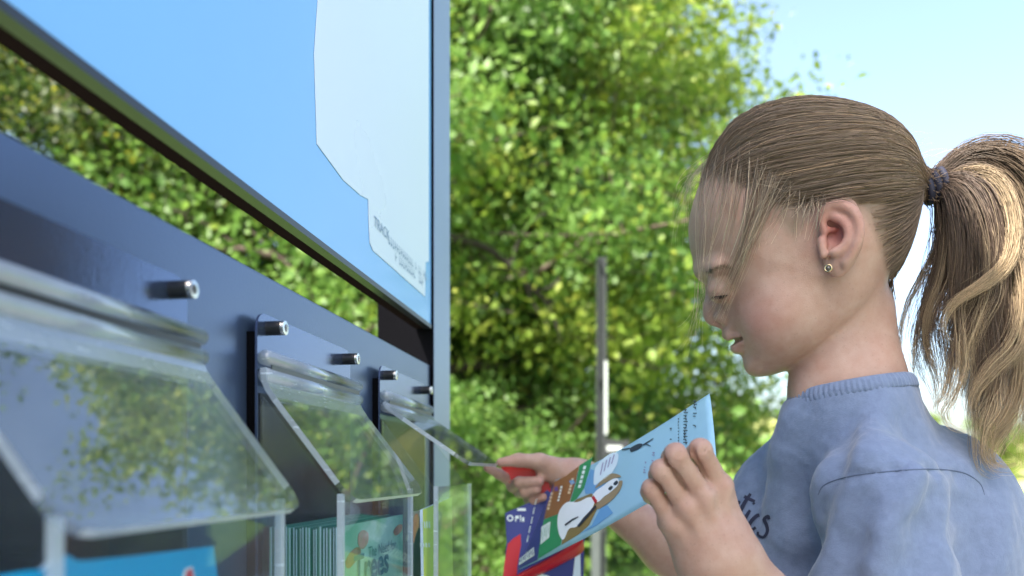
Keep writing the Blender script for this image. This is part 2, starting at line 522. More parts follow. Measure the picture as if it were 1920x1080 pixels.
# ================================================================== perforated sign post on the lawn
def channel_post():
    M['galv'] = plain('galvanised_steel', (.026, .030, .031), .7, 0, .2, noise=.25, scale=30, bump=.2, bscale=120)
    M['galv_dark'] = plain('dark_channel_inside', (.06, .07, .07), .7, .3, noise=.3, scale=20)
    M['hole'] = plain('punched_hole', (.012, .012, .012), .9)
    M['post_white'] = plain('white_strip', (.34, .36, .36), .5, noise=.08, scale=12)
    M['black_plastic'] = plain('black_plastic', (.015, .015, .017), .5)
    Y0 = 5.0
    c = P(1127, HY, Y0); x0 = c[0]
    root = empty('sign_post', (x0, Y0, 0))
    tag(root, 'perforated steel channel post standing on the lawn behind the brochure', 'post')
    ztop = P(1127, 483, Y0)[2]; zsp = P(1127, 678, Y0)[2]
    w = .030
    def chan(name, z0, z1, dy, mat):
        # U-channel section, open towards the camera side
        sec = [(-w, 0), (-w, -.022), (-w + .004, -.022), (-w + .004, -.004), (-.012, -.004), (-.012, .0), ]
        prof = [(-w, .0), (-w * .55, .0), (-w * .45, .022), (w * .45, .022), (w * .55, .0), (w, .0), (w, .004), (w * .62, .004), (w * .52, .026), (-w * .52, .026), (-w * .62, .004), (-w, .004)]
        poly = [(x0 + a, Y0 + dy + b, z0) for a, b in prof]
        return prism(name, poly, (0, 0, z1 - z0), mat, root)
    chan('upper_channel', zsp - .12, ztop, -.03, M['galv'])
    chan('lower_channel', 0, zsp, 0, M['galv'])
    # white strip along the right flange
    zb = P(1127, 815, Y0)[2]
    prism('white_strip', [(x0 + .018, Y0 - .036, zb), (x0 + .034, Y0 - .036, zb), (x0 + .034, Y0 - .0315, zb), (x0 + .018, Y0 - .0315, zb)], (0, 0, zsp - zb), M['post_white'], root)
    # holes down the web
    hm = None
    z = .08
    while z < ztop - .03:
        dy = -.0312 if z > zsp - .12 else -.0012
        web = .0215
        if hm is None:
            v = [(.006 * math.cos(k * math.pi / 4), 0, .006 * math.sin(k * math.pi / 4)) for k in range(8)]
            hm = bpy.data.meshes.new('hole'); hm.from_pydata(v, [], [tuple(range(8))]); hm.update(); hm.materials.append(M['hole'])
        h = bpy.data.objects.new('hole', hm); COL.objects.link(h); h.parent = root
        h.location = (0, dy + web, z)
        z += .0508
    # black bracket with a pale plate
    bz = P(1127, 842, Y0)[2]
    b = prism('bracket', [(x0 + .012, Y0 - .05, bz + .065), (x0 + .14, Y0 - .05, bz + .05), (x0 + .165, Y0 - .05, bz + .062), (x0 + .172, Y0 - .05, bz + .03), (x0 + .14, Y0 - .05, bz - .03), (x0 + .012, Y0 - .05, bz - .045)],
              (0, .012, 0), M['black_plastic'], root)
    prism('plate', [(x0 + .03, Y0 - .053, bz + .02), (x0 + .12, Y0 - .053, bz + .018), (x0 + .13, Y0 - .053, bz - .006), (x0 + .03, Y0 - .053, bz - .012)], (0, .0025, 0), M['post_white'], b)
    prism('bin', [(x0 - .06, Y0 - .02, 0.06), (x0 + -.005, Y0 - .02, .06), (x0 - .005, Y0 - .02, P(0, 990, Y0)[2]), (x0 - .06, Y0 - .02, P(0, 990, Y0)[2])], (0, .05, 0), M['galv_dark'], root)
channel_post()
# ================================================================== the kiosk
TAN = (1170 - PCX) / FPX
TH = math.atan(TAN)
KD = np.array([math.sin(TH), math.cos(TH), 0.0])      # along the panel, away from the camera
KN = np.array([math.cos(TH), -math.sin(TH), 0.0])     # out of the panel, towards the person
KU = np.array([0, 0, 1.0])
KC = 331.5 / FPX
K0 = np.array([-KC, 0.0, ZC])
def K(Y, p, z):
    """a point of the kiosk: Y distance of its foot on the panel, p out of the panel, z above eye height"""
    return K0 + KD * (Y / math.cos(TH)) + KN * p + KU * z
def Yu(px):
    return 331.5 / (1170 - px)

def satin(name, col, rough, metal, spec=.5):
    m = plain(name, col, rough, metal, spec, noise=.17, scale=7, bump=.07, bscale=650)
    return m
M['panel'] = satin('slate_blue_satin_metal', (.09, .125, .21), .30, .6)
M['plate'] = satin('slate_blue_gloss_metal', (.095, .125, .205), .11, .75)
M['frame_dark'] = satin('dark_brown_painted_steel', (.014, .009, .008), .85, .0, .0)
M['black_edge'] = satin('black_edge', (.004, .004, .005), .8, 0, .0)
M['post_paint'] = satin('pale_blue_grey_paint', (.26, .31, .42), .4, .2)
M['sign_blue'] = plain('sign_sky_blue_print', (.20, .45, .80), .25, 0, .5, noise=.10, scale=2.2, coat=.3)
M['sign_white'] = plain('sign_white_print', (.72, .76, .82), .3, 0, .5, noise=.03, scale=4)
M['sign_cream'] = plain('sign_pale_print', (.74, .73, .74), .3)
M['sign_text'] = plain('sign_text', (.20, .30, .42), .5)
M['steel'] = plain('steel_bolt', (.62, .62, .60), .25, 1.0, noise=.1, scale=300)
M['bolt_dark'] = plain('black_spacer', (.012, .013, .015), .35)
M['clear'] = acrylic('clear_acrylic', haze=.025, even=True, f0=.03, fp=5.0)
M['clear_lid'] = acrylic('scuffed_clear_acrylic_lid', (.92, .95, .96), .085, .015, 18, False, .07, 3.4)
M['clear_edge'] = acrylic('frosted_acrylic_edge', (.85, .92, .96), .62, .3, 60, True)

def slab(name, Y0, Y1, p0, p1, z0, z1, mat, parent, bevel=.0):
    poly = [K(Y0, p0, z0), K(Y1, p0, z0), K(Y1, p0, z1), K(Y0, p0, z1)]
    return prism(name, poly, KN * (p1 - p0), mat, parent, bevel)

ZB = .121          # top of the lower panel above eye height
ZS = .1633         # underside of the sign
YP0, YP1 = Yu(808), Yu(838)
kiosk = empty('information_kiosk', (K(.3, -.03, 0)[0], .3, 0))
tag(kiosk, 'slate-blue metal trail kiosk with pale blue sign over a lower panel', 'kiosk')
YL = -.75
slab('lower_panel', YL, YP0 - .0042, -.012, 0, -.60, ZB, M['panel'], kiosk, .0012)
sg = slab('sign_panel', YL, YP0 - .004, -.006, .0012, ZS + .004, 1.42, M['sign_blue'], kiosk)
fr = slab('sign_frame', YL, YP0 - .0045, -.0175, -.0065, ZS - .0005, 1.421, M['frame_dark'], kiosk, .001)
slab('frame_lip', YL, YP0 - .0045, -.006, .0022, ZS - .001, ZS + .0035, M['bolt_dark'], fr)
slab('post', YP0, YP1, -.063, .004, -ZC, 1.46, M['post_paint'], kiosk, .0015)
slab('post_shade_sheet', YP0 - .0032, YP0 - .0006, -.062, .0035, -ZC, 1.45, M['black_edge'], kiosk)  # black sheet standing for the shade on the post's inner side
slab('post', YL - .085, YL - .003, -.063, .004, -ZC, 1.46, M['post_paint'], kiosk, .0015)

# printed fields of the sign, thin sheets on its face
def sign_poly(name, pts, p, mat, parent):
    # pts given as (distance along, height); one flat printed sheet 0.4 mm thick
    poly = [K(y, p, z) for y, z in pts]
    return prism(name, poly, KN * .0004, mat, parent)
def sg_px(px, py):
    Y = Yu(px)
    return (Y, (HY - py) / FPX * Y)
white = [sg_px(801, 490), sg_px(801, 200), sg_px(801, -260), sg_px(640, -330), sg_px(600, -120), sg_px(585, 100), sg_px(590, 270), sg_px(640, 338), sg_px(672, 366), sg_px(687, 374), sg_px(688, 420), sg_px(690, 455), sg_px(696, 470), sg_px(794, 556), sg_px(795, 492)]
sign_poly('white_field', white, .0014, M['sign_white'], sg)
def text_mesh(name, body, size, origin, ex, ey, mat, parent, bold=0.0, sx=1.0, shear=0.0, lift=.0003):
    cu = bpy.data.curves.new(name, 'FONT'); cu.body = body; cu.size = size; cu.offset = bold; cu.shear = shear
    cu.resolution_u = 3
    o = bpy.data.objects.new(name, cu); COL.objects.link(o)
    bpy.context.view_layer.update()
    me = bpy.data.meshes.new_from_object(o.evaluated_get(bpy.context.evaluated_depsgraph_get()))
    bpy.data.objects.remove(o); bpy.data.curves.remove(cu)
    ex = np.asarray(ex, float); ey = np.asarray(ey, float); nz = np.cross(ex, ey)
    co = np.empty(len(me.vertices) * 3, np.float32); me.vertices.foreach_get('co', co); co = co.reshape(-1, 3)
    w = np.asarray(origin) + co[:, :1] * sx * ex + co[:, 1:2] * ey + lift * nz
    me.vertices.foreach_set('co', w.astype(np.float32).ravel()); me.update()
    me.name = name
    return link(name, me, mat, parent)
_a = sg_px(697, 424)
text_mesh('lettering', 'TRACK', .0135, K(_a[0], .0021, _a[1]), KD, KU, M['sign_text'], sg, sx=1.05)
# the smaller lines under it are too soft to read: rows of short strokes
def squiggle_row(Y0, z0, n, step, h, parent, mat, p=.0021):
    rr = random.Random(int(Y0 * 1e5) + n)
    V_, F_ = [], []
    y = Y0
    for i in range(n):
        if rr.random() < .16:
            y += step; continue
        for (a, b, c, d) in ((0, .15, 0, 1), (.15, .55, .4 * rr.random(), .22)):
            b0 = len(V_)
            V_ += [K(y + a * step, p, z0 + c * h), K(y + b * step, p, z0 + c * h), K(y + b * step, p, z0 + (c + d) * h), K(y + a * step, p, z0 + (c + d) * h)]
            F_.append((b0, b0 + 1, b0 + 2, b0 + 3))
        y += step
    return mesh('lettering', V_, F_, mat, parent)
_b = sg_px(725, 458)
squiggle_row(_b[0], _b[1], 22, .0068, .0085, sg, M['sign_text'])
_b = sg_px(734, 486)
squiggle_row(_b[0], _b[1], 17, .0068, .0085, sg, M['sign_text'])

# ------------------------------------------------------------------ the three clear brochure boxes
W = .158
def rounded(pts2, r, corners, seg=5):
    """round the given corners of a 2-D outline"""
    out = []
    n = len(pts2)
    for i in range(n):
        p = np.array(pts2[i], float)
        if i not in corners: out.append(p); continue
        a = np.array(pts2[i - 1], float); b = np.array(pts2[(i + 1) % n], float)
        da = (a - p) / np.linalg.norm(a - p); db = (b - p) / np.linalg.norm(b - p)
        s, e = p + da * r, p + db * r
        for k in range(seg + 1):
            t = k / seg
            out.append((1 - t) ** 2 * s + 2 * t * (1 - t) * p + t * t * e)
    return out

def sheet_profile(name, Y0, Y1, prof, th, mat, parent, smooth=False, round_front=0.0, seg=5, flange=0):
    """a bent acrylic sheet: profile points (p, z) swept along the panel, th thick"""
    prof = [np.array(q, float) for q in prof]
    m = len(prof)
    nor = []
    for i in range(m):
        t = prof[min(i + 1, m - 1)] - prof[max(i - 1, 0)]
        t /= np.linalg.norm(t)
        nor.append(np.array([t[1], -t[0]]))
    cols = []
    nseg = 6
    for i in range(m):
        row = []
        for k in range(nseg + 1):
            u = k / nseg
            row.append(u)
        cols.append(row)
    V_, F_ = [], []
    def idx(i, k, s): return (i * (nseg + 1) + k) * 2 + s
    for i in range(m):
        for k in range(nseg + 1):
            y = Y0 + (Y1 - Y0) * k / nseg
            yy = y
            q = prof[i]
            if round_front and i >= m - seg - 1:
                # narrow the last rows so that the two front corners are rounded
                back = np.linalg.norm(prof[-1] - prof[i])
                if back < round_front:
                    ins = round_front - math.sqrt(max(0, round_front ** 2 - (round_front - back) ** 2))
                    yy = Y0 + ins + (Y1 - Y0 - 2 * ins) * k / nseg
            V_.append(K(yy, q[0], q[1]))
            V_.append(K(yy, q[0] - nor[i][0] * th, q[1] - nor[i][1] * th))
    for i in range(m - 1):
        for k in range(nseg):
            F_.append((idx(i, k, 0), idx(i, k + 1, 0), idx(i + 1, k + 1, 0), idx(i + 1, k, 0)))
            F_.append((idx(i, k, 1), idx(i + 1, k, 1), idx(i + 1, k + 1, 1), idx(i, k + 1, 1)))
        F_.append((idx(i, 0, 0), idx(i + 1, 0, 0), idx(i + 1, 0, 1), idx(i, 0, 1)))
        F_.append((idx(i, nseg, 0), idx(i, nseg, 1), idx(i + 1, nseg, 1), idx(i + 1, nseg, 0)))
    for k in range(nseg):
        F_.append((idx(0, k, 0), idx(0, k, 1), idx(0, k + 1, 1), idx(0, k + 1, 0)))
        F_.append((idx(m - 1, k, 0), idx(m - 1, k + 1, 0), idx(m - 1, k + 1, 1), idx(m - 1, k, 1)))
    bm = bmesh.new()
    me = bpy.data.meshes.new(name); me.from_pydata([tuple(v) for v in V_], [], F_); me.update()
    bm.from_mesh(me); bpy.data.meshes.remove(me)
    bmesh.ops.recalc_face_normals(bm, faces=bm.faces)
    # bright sawn edges: separate material slot on the narrow faces
    o = bm_obj(name, bm, mat, parent)
    o.data.materials.append(M['clear_edge'])
    ar = [p.area for p in o.data.polygons]
    for p in o.data.polygons:
        co = [o.data.vertices[v].co for v in p.vertices]
        e = sorted(((co[i] - co[(i + 1) % 4]).length for i in range(4)))
        if abs(e[0] - th) < th * .25 and abs(e[1] - th) < th * .25: p.material_index = 1
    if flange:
        # the bent strip under the hinge has its white sky reflection put in as haze
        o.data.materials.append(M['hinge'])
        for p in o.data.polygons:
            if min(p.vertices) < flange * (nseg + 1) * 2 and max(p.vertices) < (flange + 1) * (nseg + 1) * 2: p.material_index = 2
    return o

def hexbolt(Y, z, parent, zoff=.0):
    c = K(Y, .0072, z)
    n = 24
    ring = lambda r, p: [c + KN * p + r * (math.cos(2 * math.pi * k / n) * KD + math.sin(2 * math.pi * k / n) * KU) for k in range(n)]
    r0 = .0043
    v = ring(r0, 0) + ring(r0, .0095)
    f = [(k, (k + 1) % n, n + (k + 1) % n, n + k) for k in range(n)]
    f += [tuple(range(n))[::-1], tuple(range(n, 2 * n))]
    b = mesh('bolt', v, f, M['bolt_dark'], parent, False)
    # bright annular end with a socket
    v = ring(r0 * 1.0, .0096) + ring(r0 * .98, .0116) + ring(r0 * .52, .0118) + ring(r0 * .45, .0100)
    f = []
    for j in range(3):
        f += [(j * n + k, j * n + (k + 1) % n, (j + 1) * n + (k + 1) % n, (j + 1) * n + k) for k in range(n)]
    f.append(tuple(range(n)))
    mesh('bolt_head', v, f, M['steel'], b, False)
    hx = [c + KN * .0101 + r0 * .47 * (math.cos(math.pi * k / 3) * KD + math.sin(math.pi * k / 3) * KU) for k in range(6)]
    mesh('socket', hx, [tuple(range(6))], M['bolt_dark'], b)

def brochure_box(Y0, label, lid_prof, lidmat):
    Y1 = Y0 + W
    root = empty('brochure_box', K((Y0 + Y1) / 2, 0, -.21))
    tag(root, label, 'brochure box', 'clear brochure boxes on the kiosk')
    # back plate with two rounded top corners, standing 6 mm proud of the panel
    out = rounded([(Y0, -.21), (Y1, -.21), (Y1, .0937), (Y0, .0937)], .011, (2, 3))
    poly = [K(q[0], .0005, q[1]) for q in out]
    prism('spacer_block', [K(Y0 + .001, .0003, -.209), K(Y1 - .001, .0003, -.209), K(Y1 - .001, .0003, .082), K(Y0 + .001, .0003, .082)], KN * .0054, M['black_edge'], root)
    poly = [K(q[0], .0060, q[1]) for q in out]
    bp = prism('back_plate', poly, KN * .0014, M['plate'], root)
    slab('backing_panel', Y0 + .002, Y1 - .002, .0076, .0081, -.206, .046, M['backing'], root)
    for yy in (Y0 + .0135, Y1 - .0135):
        hexbolt(yy, .0857, root)
    # rolled hinge: two clear rods and a flange
    def rod(name, p, z, r, mat):
        n = 14
        a = [K(Y0 - .001, p, z) + r * (math.cos(2 * math.pi * k / n) * KN + math.sin(2 * math.pi * k / n) * KU) for k in range(n)]
        L = KD * ((W + .004) / math.cos(TH))
        v = a + [q + L for q in a]
        f = [(k, (k + 1) % n, n + (k + 1) % n, n + k) for k in range(n)] + [tuple(range(n))[::-1], tuple(range(n, 2 * n))]
        return mesh(name, v, f, mat, root, True)
    rod('hinge_rod', .0124, .0662, .0045, M['hinge'])
    rod('hinge_rod', .0126, .0560, .0045, M['hinge'])
    mesh_strip = slab('hinge_gap', Y0 + .002, Y1 - .002, .0150, .0155, .0592, .0622, M['bolt_dark'], root)
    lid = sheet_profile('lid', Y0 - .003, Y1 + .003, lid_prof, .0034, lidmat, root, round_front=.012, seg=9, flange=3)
    # side panels with sloping top edge
    for yy in (Y0 + .004, Y1 - .0065):
        o2 = [(.0085, .044), (.0545, -.0145), (.0545, -.205), (.0085, -.205)]
        prism('side_panel', [K(yy, a, b) for a, b in o2], KD * .0026, M['clear'], root)
    slab('front_panel', Y0 + .0042, Y1 - .0042, .0550, .0578, -.205, -.0135, M['clear'], root)
    slab('bottom_panel', Y0 + .0042, Y1 - .0042, .0085, .0545, -.2085, -.2055, M['clear'], root)
    # polished corner strips where the panels are cemented
    for yy in (Y0 + .0022, Y1 - .0052):
        slab('corner_strip', yy, yy + .003, .0549, .0585, -.205, -.0130, M['clear_edge'], root)
    return root

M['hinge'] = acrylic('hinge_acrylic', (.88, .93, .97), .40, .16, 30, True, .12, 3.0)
M['backing'] = plain('black_backing', (.006, .006, .010), .18, 0, .35, noise=.2, scale=60)
def lid_shut(zf=-.0185):
    pr = [(.0105, .0600), (.0112, .0520), (.0135, .0470), (.0180, .0405)]
    a, b = np.array(pr[-1]), np.array([.0640, zf])
    ts = list(np.linspace(0, .82, 6)[1:]) + list(np.linspace(.84, 1, 12))
    return pr + [tuple(a + (b - a) * t) for t in ts]
def lid_open():
    pr = [(.0105, .0600), (.0125, .0560), (.0165, .0520)]
    a, b = np.array(pr[-1]), np.array([.0860, .0050])
    ts = list(np.linspace(0, .82, 6)[1:]) + list(np.linspace(.84, 1, 12))
    return pr + [tuple(a + (b - a) * t) for t in ts]
YB1, YB2, YB3 = Yu(325) - W, Yu(460), Yu(697)
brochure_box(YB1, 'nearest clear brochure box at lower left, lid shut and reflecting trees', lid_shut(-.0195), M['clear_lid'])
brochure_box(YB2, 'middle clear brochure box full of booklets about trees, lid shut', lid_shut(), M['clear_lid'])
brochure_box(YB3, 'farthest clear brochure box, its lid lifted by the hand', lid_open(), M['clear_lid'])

# ------------------------------------------------------------------ booklets in the boxes
def paper(name, col, rough=.45, noise=.05, scale=60):
    return plain(name, col, rough, 0, .4, noise=noise, scale=scale)
M['paper_cyan'] = paper('cyan_cover', (.0, .33, .62), .35)
M['paper_red'] = paper('red_print', (.62, .03, .05))
M['paper_white'] = paper('white_print', (.82, .83, .84))
M['paper_edge'] = paper('booklet_pages', (.62, .78, .92), .6)  # blue of the reflected sky put into the page colour
M['cover_green'] = paper('dark_green_cover', (.012, .16, .10), .35, .2, 90)
M['spine_light'] = paper('pale_green_cover_edge', (.22, .45, .34), .5)
M['teal_text'] = paper('teal_lettering', (.03, .16, .17))
M['ink'] = paper('dark_ink', (.02, .03, .05))

def art_mat(name, stops, scale, seed, stretch=(1, 1, 1)):
    """printed artwork: soft colour fields"""
    m, nt, b = mat_new(name)
    tc = nt.nodes.new('ShaderNodeTexCoord'); mp = nt.nodes.new('ShaderNodeMapping')
    mp.inputs['Location'].default_value = (seed, seed * .7, seed * .3); mp.inputs['Scale'].default_value = stretch
    nt.links.new(tc.outputs['Object'], mp.inputs[0])
    n = nt.nodes.new('ShaderNodeTexNoise'); n.inputs['Scale'].default_value = scale; n.inputs['Detail'].default_value = 3
    nt.links.new(mp.outputs[0], n.inputs['Vector'])
    cr = nt.nodes.new('ShaderNodeValToRGB')
    els = cr.color_ramp.elements
    els[0].position, els[0].color = stops[0][0], (*stops[0][1], 1)
    els[1].position, els[1].color = stops[-1][0], (*stops[-1][1], 1)
    for p, c in stops[1:-1]:
        e = els.new(p); e.color = (*c, 1)
    nt.links.new(n.outputs['Fac'], cr.inputs[0]); nt.links.new(cr.outputs[0], b.inputs['Base Color'])
    b.inputs['Roughness'].default_value = .35
    return m
M['art_trees'] = art_mat('booklet_cover_art', [(.3, (.10, .40, .26)), (.45, (.26, .55, .40)), (.58, (.42, .68, .60)), (.7, (.24, .52, .26))], 16, 3.1)
M['art_leaf'] = art_mat('leaflet_cover_art', [(.3, (.26, .60, .07)), (.5, (.44, .72, .12)), (.62, (.56, .70, .13)), (.75, (.30, .64, .25))], 9, 7.7, (1, 1, .6))
M['art_pink'] = art_mat('pink_brown_print', [(.35, (.45, .20, .16)), (.5, (.62, .30, .28)), (.65, (.35, .30, .20))], 120, 1.3)
M['pod_brown'] = art_mat('brown_pod_print', [(.3, (.22, .10, .03)), (.5, (.38, .19, .06)), (.7, (.30, .22, .08))], 90, 2.2)

def sheet_box(name, Y0, Y1, p, th, z0, z1, mat, parent=None, lean=0.0, tilt=0.0):
    """a booklet: thin block; lean pushes its top outwards, tilt turns it in its own plane"""
    c = np.array([(Y0 + Y1) / 2, z0])
    def q(y, z):
        dy, dz = y - c[0], z - c[1]
        return (c[0] + dy * math.cos(tilt) + dz * math.sin(tilt), c[1] + dz * math.cos(tilt) - dy * math.sin(tilt))
    poly = [K(*(lambda t: (t[0], p + lean * (t[1] - z0), t[1]))(q(y, z))) for y, z in ((Y0, z0), (Y1, z0), (Y1, z1), (Y0, z1))]
    return prism(name, poly, KN * th, mat, parent)

# middle box: a tight stack standing upright
n_bk = 21
bk0, bk1 = .0105, .0530
th = (bk1 - bk0) / n_bk
rb = random.Random(5)
ORD = 'first second third fourth fifth sixth seventh eighth ninth tenth eleventh twelfth thirteenth fourteenth fifteenth sixteenth seventeenth eighteenth nineteenth twentieth'.split()
for i in range(n_bk):
    p = bk0 + i * th
    front = i == n_bk - 1
    z1 = -.0335 + rb.uniform(-.0008, .0008)
    dy = rb.uniform(-.0012, .0012)
    root = empty('booklet', K(YB2 + W / 2, p, -.205))
    if front:
        tag(root, 'front booklet in the middle box, teal cover lettered The Need for Trees', 'booklet', 'booklets stacked in the middle box')
    else:
        tag(root, 'dark green booklet, %s behind the lettered one in the middle box' % ORD[n_bk - 2 - i], 'booklet', 'booklets stacked in the middle box')
    y0, y1 = YB2 + .0085 + dy, YB2 + W - .011 + dy
    sheet_box('pages', y0 + .0012, y1 - .0005, p + th * .22, th * .56, -.204, z1, M['paper_edge'], root)
    sheet_box('cover', y0, y1, p + th * .80, th * .16, -.204, z1 + .0003, M['art_trees'] if front else M['cover_green'], root)
    sheet_box('back_cover', y0 + .0002, y1 - .0002, p + th * .02, th * .17, -.204, z1 + .0002, M['spine_light'] if i % 3 == 0 else M['cover_green'], root)
    if front:
        pf = p + th + .0002
        def cover_px(px, py):
            # cover plane point seen at that place
            a = P(px, py, 1.0) - np.array([0, 0, ZC]); o = np.array([0, 0, ZC])
            t = (K(.5, pf, 0) - o).dot(KN) / a.dot(KN)
            return o + a * t
        cov = root.children[1]
        o1 = cover_px(690, 1043); s1 = .0115
        text_mesh('lettering', 'The Need for', .0104, cover_px(690, 1046), KD * 1.0, KU, M['teal_text'], root, sx=1.1)
        text_mesh('lettering', 'Trees', .0260, cover_px(663, 1098), KD, KU, M['teal_text'], root, bold=.0006, sx=1.22)
        # pink seed cluster and brown hand-shaped motif
        def blob(name, pts, mat, d=.0002):
            poly = catmull([cover_px(*q) for q in pts], 4, True)
            return prism(name, list(poly), KN * d, mat, root)
        blob('flower_print', [(672, 1003), (680, 994), (690, 1000), (689, 1018), (680, 1030), (672, 1022)], M['art_pink'])
        blob('pod_print', [(648, 1052), (660, 1032), (672, 1026), (676, 1036), (664, 1056), (652, 1066)], M['pod_brown'])
        blob('seed_print', [(738, 996), (746, 985), (754, 984), (752, 996), (742, 1004)], M['pod_brown'])

# nearest box: cyan booklet with a curled corner
bc = empty('booklet', K(YB1 + W / 2, .045, -.205))
tag(bc, 'bright cyan booklet with a red letter in the nearest box', 'booklet')
def cyan_pt(px, py, p):
    a = P(px, py, 1.0) - np.array([0, 0, ZC]); o = np.array([0, 0, ZC])
    t = (K(.3, p, 0) - o).dot(KN) / a.dot(KN)
    return o + a * t
top = [(-190, 1110), (-60, 1090), (40, 1072), (85, 1066), (104, 1052), (122, 1041), (142, 1051), (200, 1047), (300, 1036), (396, 1024)]
pc = [cyan_pt(x, y, .0500) for x, y in catmull(top, 4)]
pc = [c for c in pc]
y_r = pc[-1]
outl = pc + [K(YB1 + W - .011, .0500, -.204), K(YB1 + .009, .0500, -.204)]
# right edge straight down
prism('cover', outl, KN * .0010, M['paper_cyan'], bc)
prism('pages', [q - KN * .004 - KU * .0012 for q in outl], KN * .0032, M['paper_edge'], bc)
def letter(pts, mat, nm, d):
    prism(nm, [cyan_pt(x, y, .0512) + KN * d for x, y in pts], KN * .0002, mat, bc)
letter([(341, 1084), (347, 1066), (360, 1062), (364, 1080), (366, 1110), (336, 1110)], M['paper_white'], 'letter_outline', 0)
letter([(345, 1084), (350, 1069), (358, 1066), (361, 1082), (363, 1110), (340, 1110)], M['paper_red'], 'letter', .0003)
bc2 = empty('booklet', K(YB1 + W / 2, .03, -.205))
tag(bc2, 'dark booklet standing behind the cyan one in the nearest box', 'booklet')
sheet_box('cover', YB1 + .012, YB1 + W - .014, .030, .0012, -.204, -.052, M['ink'], bc2)
sheet_box('pages', YB1 + .012, YB1 + W - .0145, .0315, .008, -.204, -.053, M['paper_edge'], bc2)

# farthest box: leaning green leaflet with another behind it
lf = empty('leaflet', K(YB3 + W / 2, .045, -.205))
tag(lf, 'yellow-green leaflet with a brown pod picture leaning in the farthest box', 'leaflet')
yl0, yl1 = YB3 + .006, YB3 + .118
lfc = sheet_box('cover', yl0, yl1, .0470, .0010, -.204, -.0290, M['art_leaf'], lf, 0, -.06)
sheet_box('pages', yl0, yl1, .0445, .0024, -.204, -.0295, M['paper_edge'], lf, 0, -.06)
def lf_pt(px, py, p=.0481):
    a = P(px, py, 1.0) - np.array([0, 0, ZC]); o = np.array([0, 0, ZC])
    t = (K(.7, p, 0) - o).dot(KN) / a.dot(KN)
    return o + a * t
def lf_blob(nm, pts, mat, d=.0002):
    prism(nm, list(catmull([lf_pt(*q) for q in pts], 4, True)), KN * d, mat, lf)
lf_blob('pod_print', [(772, 1015), (773, 990), (776, 970), (781, 963), (785, 972), (784, 990), (779, 1003), (776, 1017)], M['pod_brown'])
M['pale_lettering'] = paper('pale_lettering', (.62, .80, .72))
for (x0, y0, x1, y1) in ((790, 978, 808, 990), (787, 1018, 808, 1026)):
    xs = np.linspace(x0, x1, 5)
    for a, b in zip(xs[:-1], xs[1:]):
        prism('lettering', [lf_pt(a, y0), lf_pt(a + (b - a) * .45, y0), lf_pt(a + (b - a) * .6, y1), lf_pt(a + (b - a) * .15, y1)], KN * .0002, M['pale_lettering'], lf)
lf2 = empty('leaflet', K(YB3 + W / 2, .03, -.205))
tag(lf2, 'teal leaflet with a cream top standing behind the green one in the farthest box', 'leaflet')
sheet_box('cover', YB3 + .010, YB3 + W - .012, .0300, .0010, -.204, -.050, paper('teal_cover', (.12, .33, .24)), lf2)
sheet_box('top_band', YB3 + .010, YB3 + W - .012, .0312, .0004, -.052, -.0360, paper('cream_cover', (.72, .66, .42)), lf2)
# ================================================================== the person: implicit surfaces, meshed by surface nets
def cone(p, a, b, ra, rb):
    a = np.asarray(a, np.float32); b = np.asarray(b, np.float32)
    ab = b - a
    t = np.clip(((p - a) @ ab) / (ab @ ab + 1e-12), 0, 1)
    return np.linalg.norm(p - a - t[:, None] * ab, axis=1) - (ra + (rb - ra) * t)
def ball(p, c, r):
    return np.linalg.norm(p - np.asarray(c, np.float32), axis=1) - r
def ellip(p, c, r, ax=None):
    q = p - np.asarray(c, np.float32)
    if ax is not None: q = q @ np.asarray(ax, np.float32).T
    r = np.asarray(r, np.float32)
    k0 = np.linalg.norm(q / r, axis=1); k1 = np.linalg.norm(q / (r * r), axis=1)
    return k0 * (k0 - 1) / (k1 + 1e-9)
def smin(a, b, k):
    h = np.clip(.5 + .5 * (b - a) / k, 0, 1)
    return b + (a - b) * h - k * h * (1 - h)
def smax(a, b, k):
    return -smin(-a, -b, k)
def chain(p, pts, rad, k=.004):
    d = cone(p, pts[0], pts[1], rad[0], rad[1])
    for i in range(1, len(pts) - 1):
        d = smin(d, cone(p, pts[i], pts[i + 1], rad[i], rad[i + 1]), k)
    return d

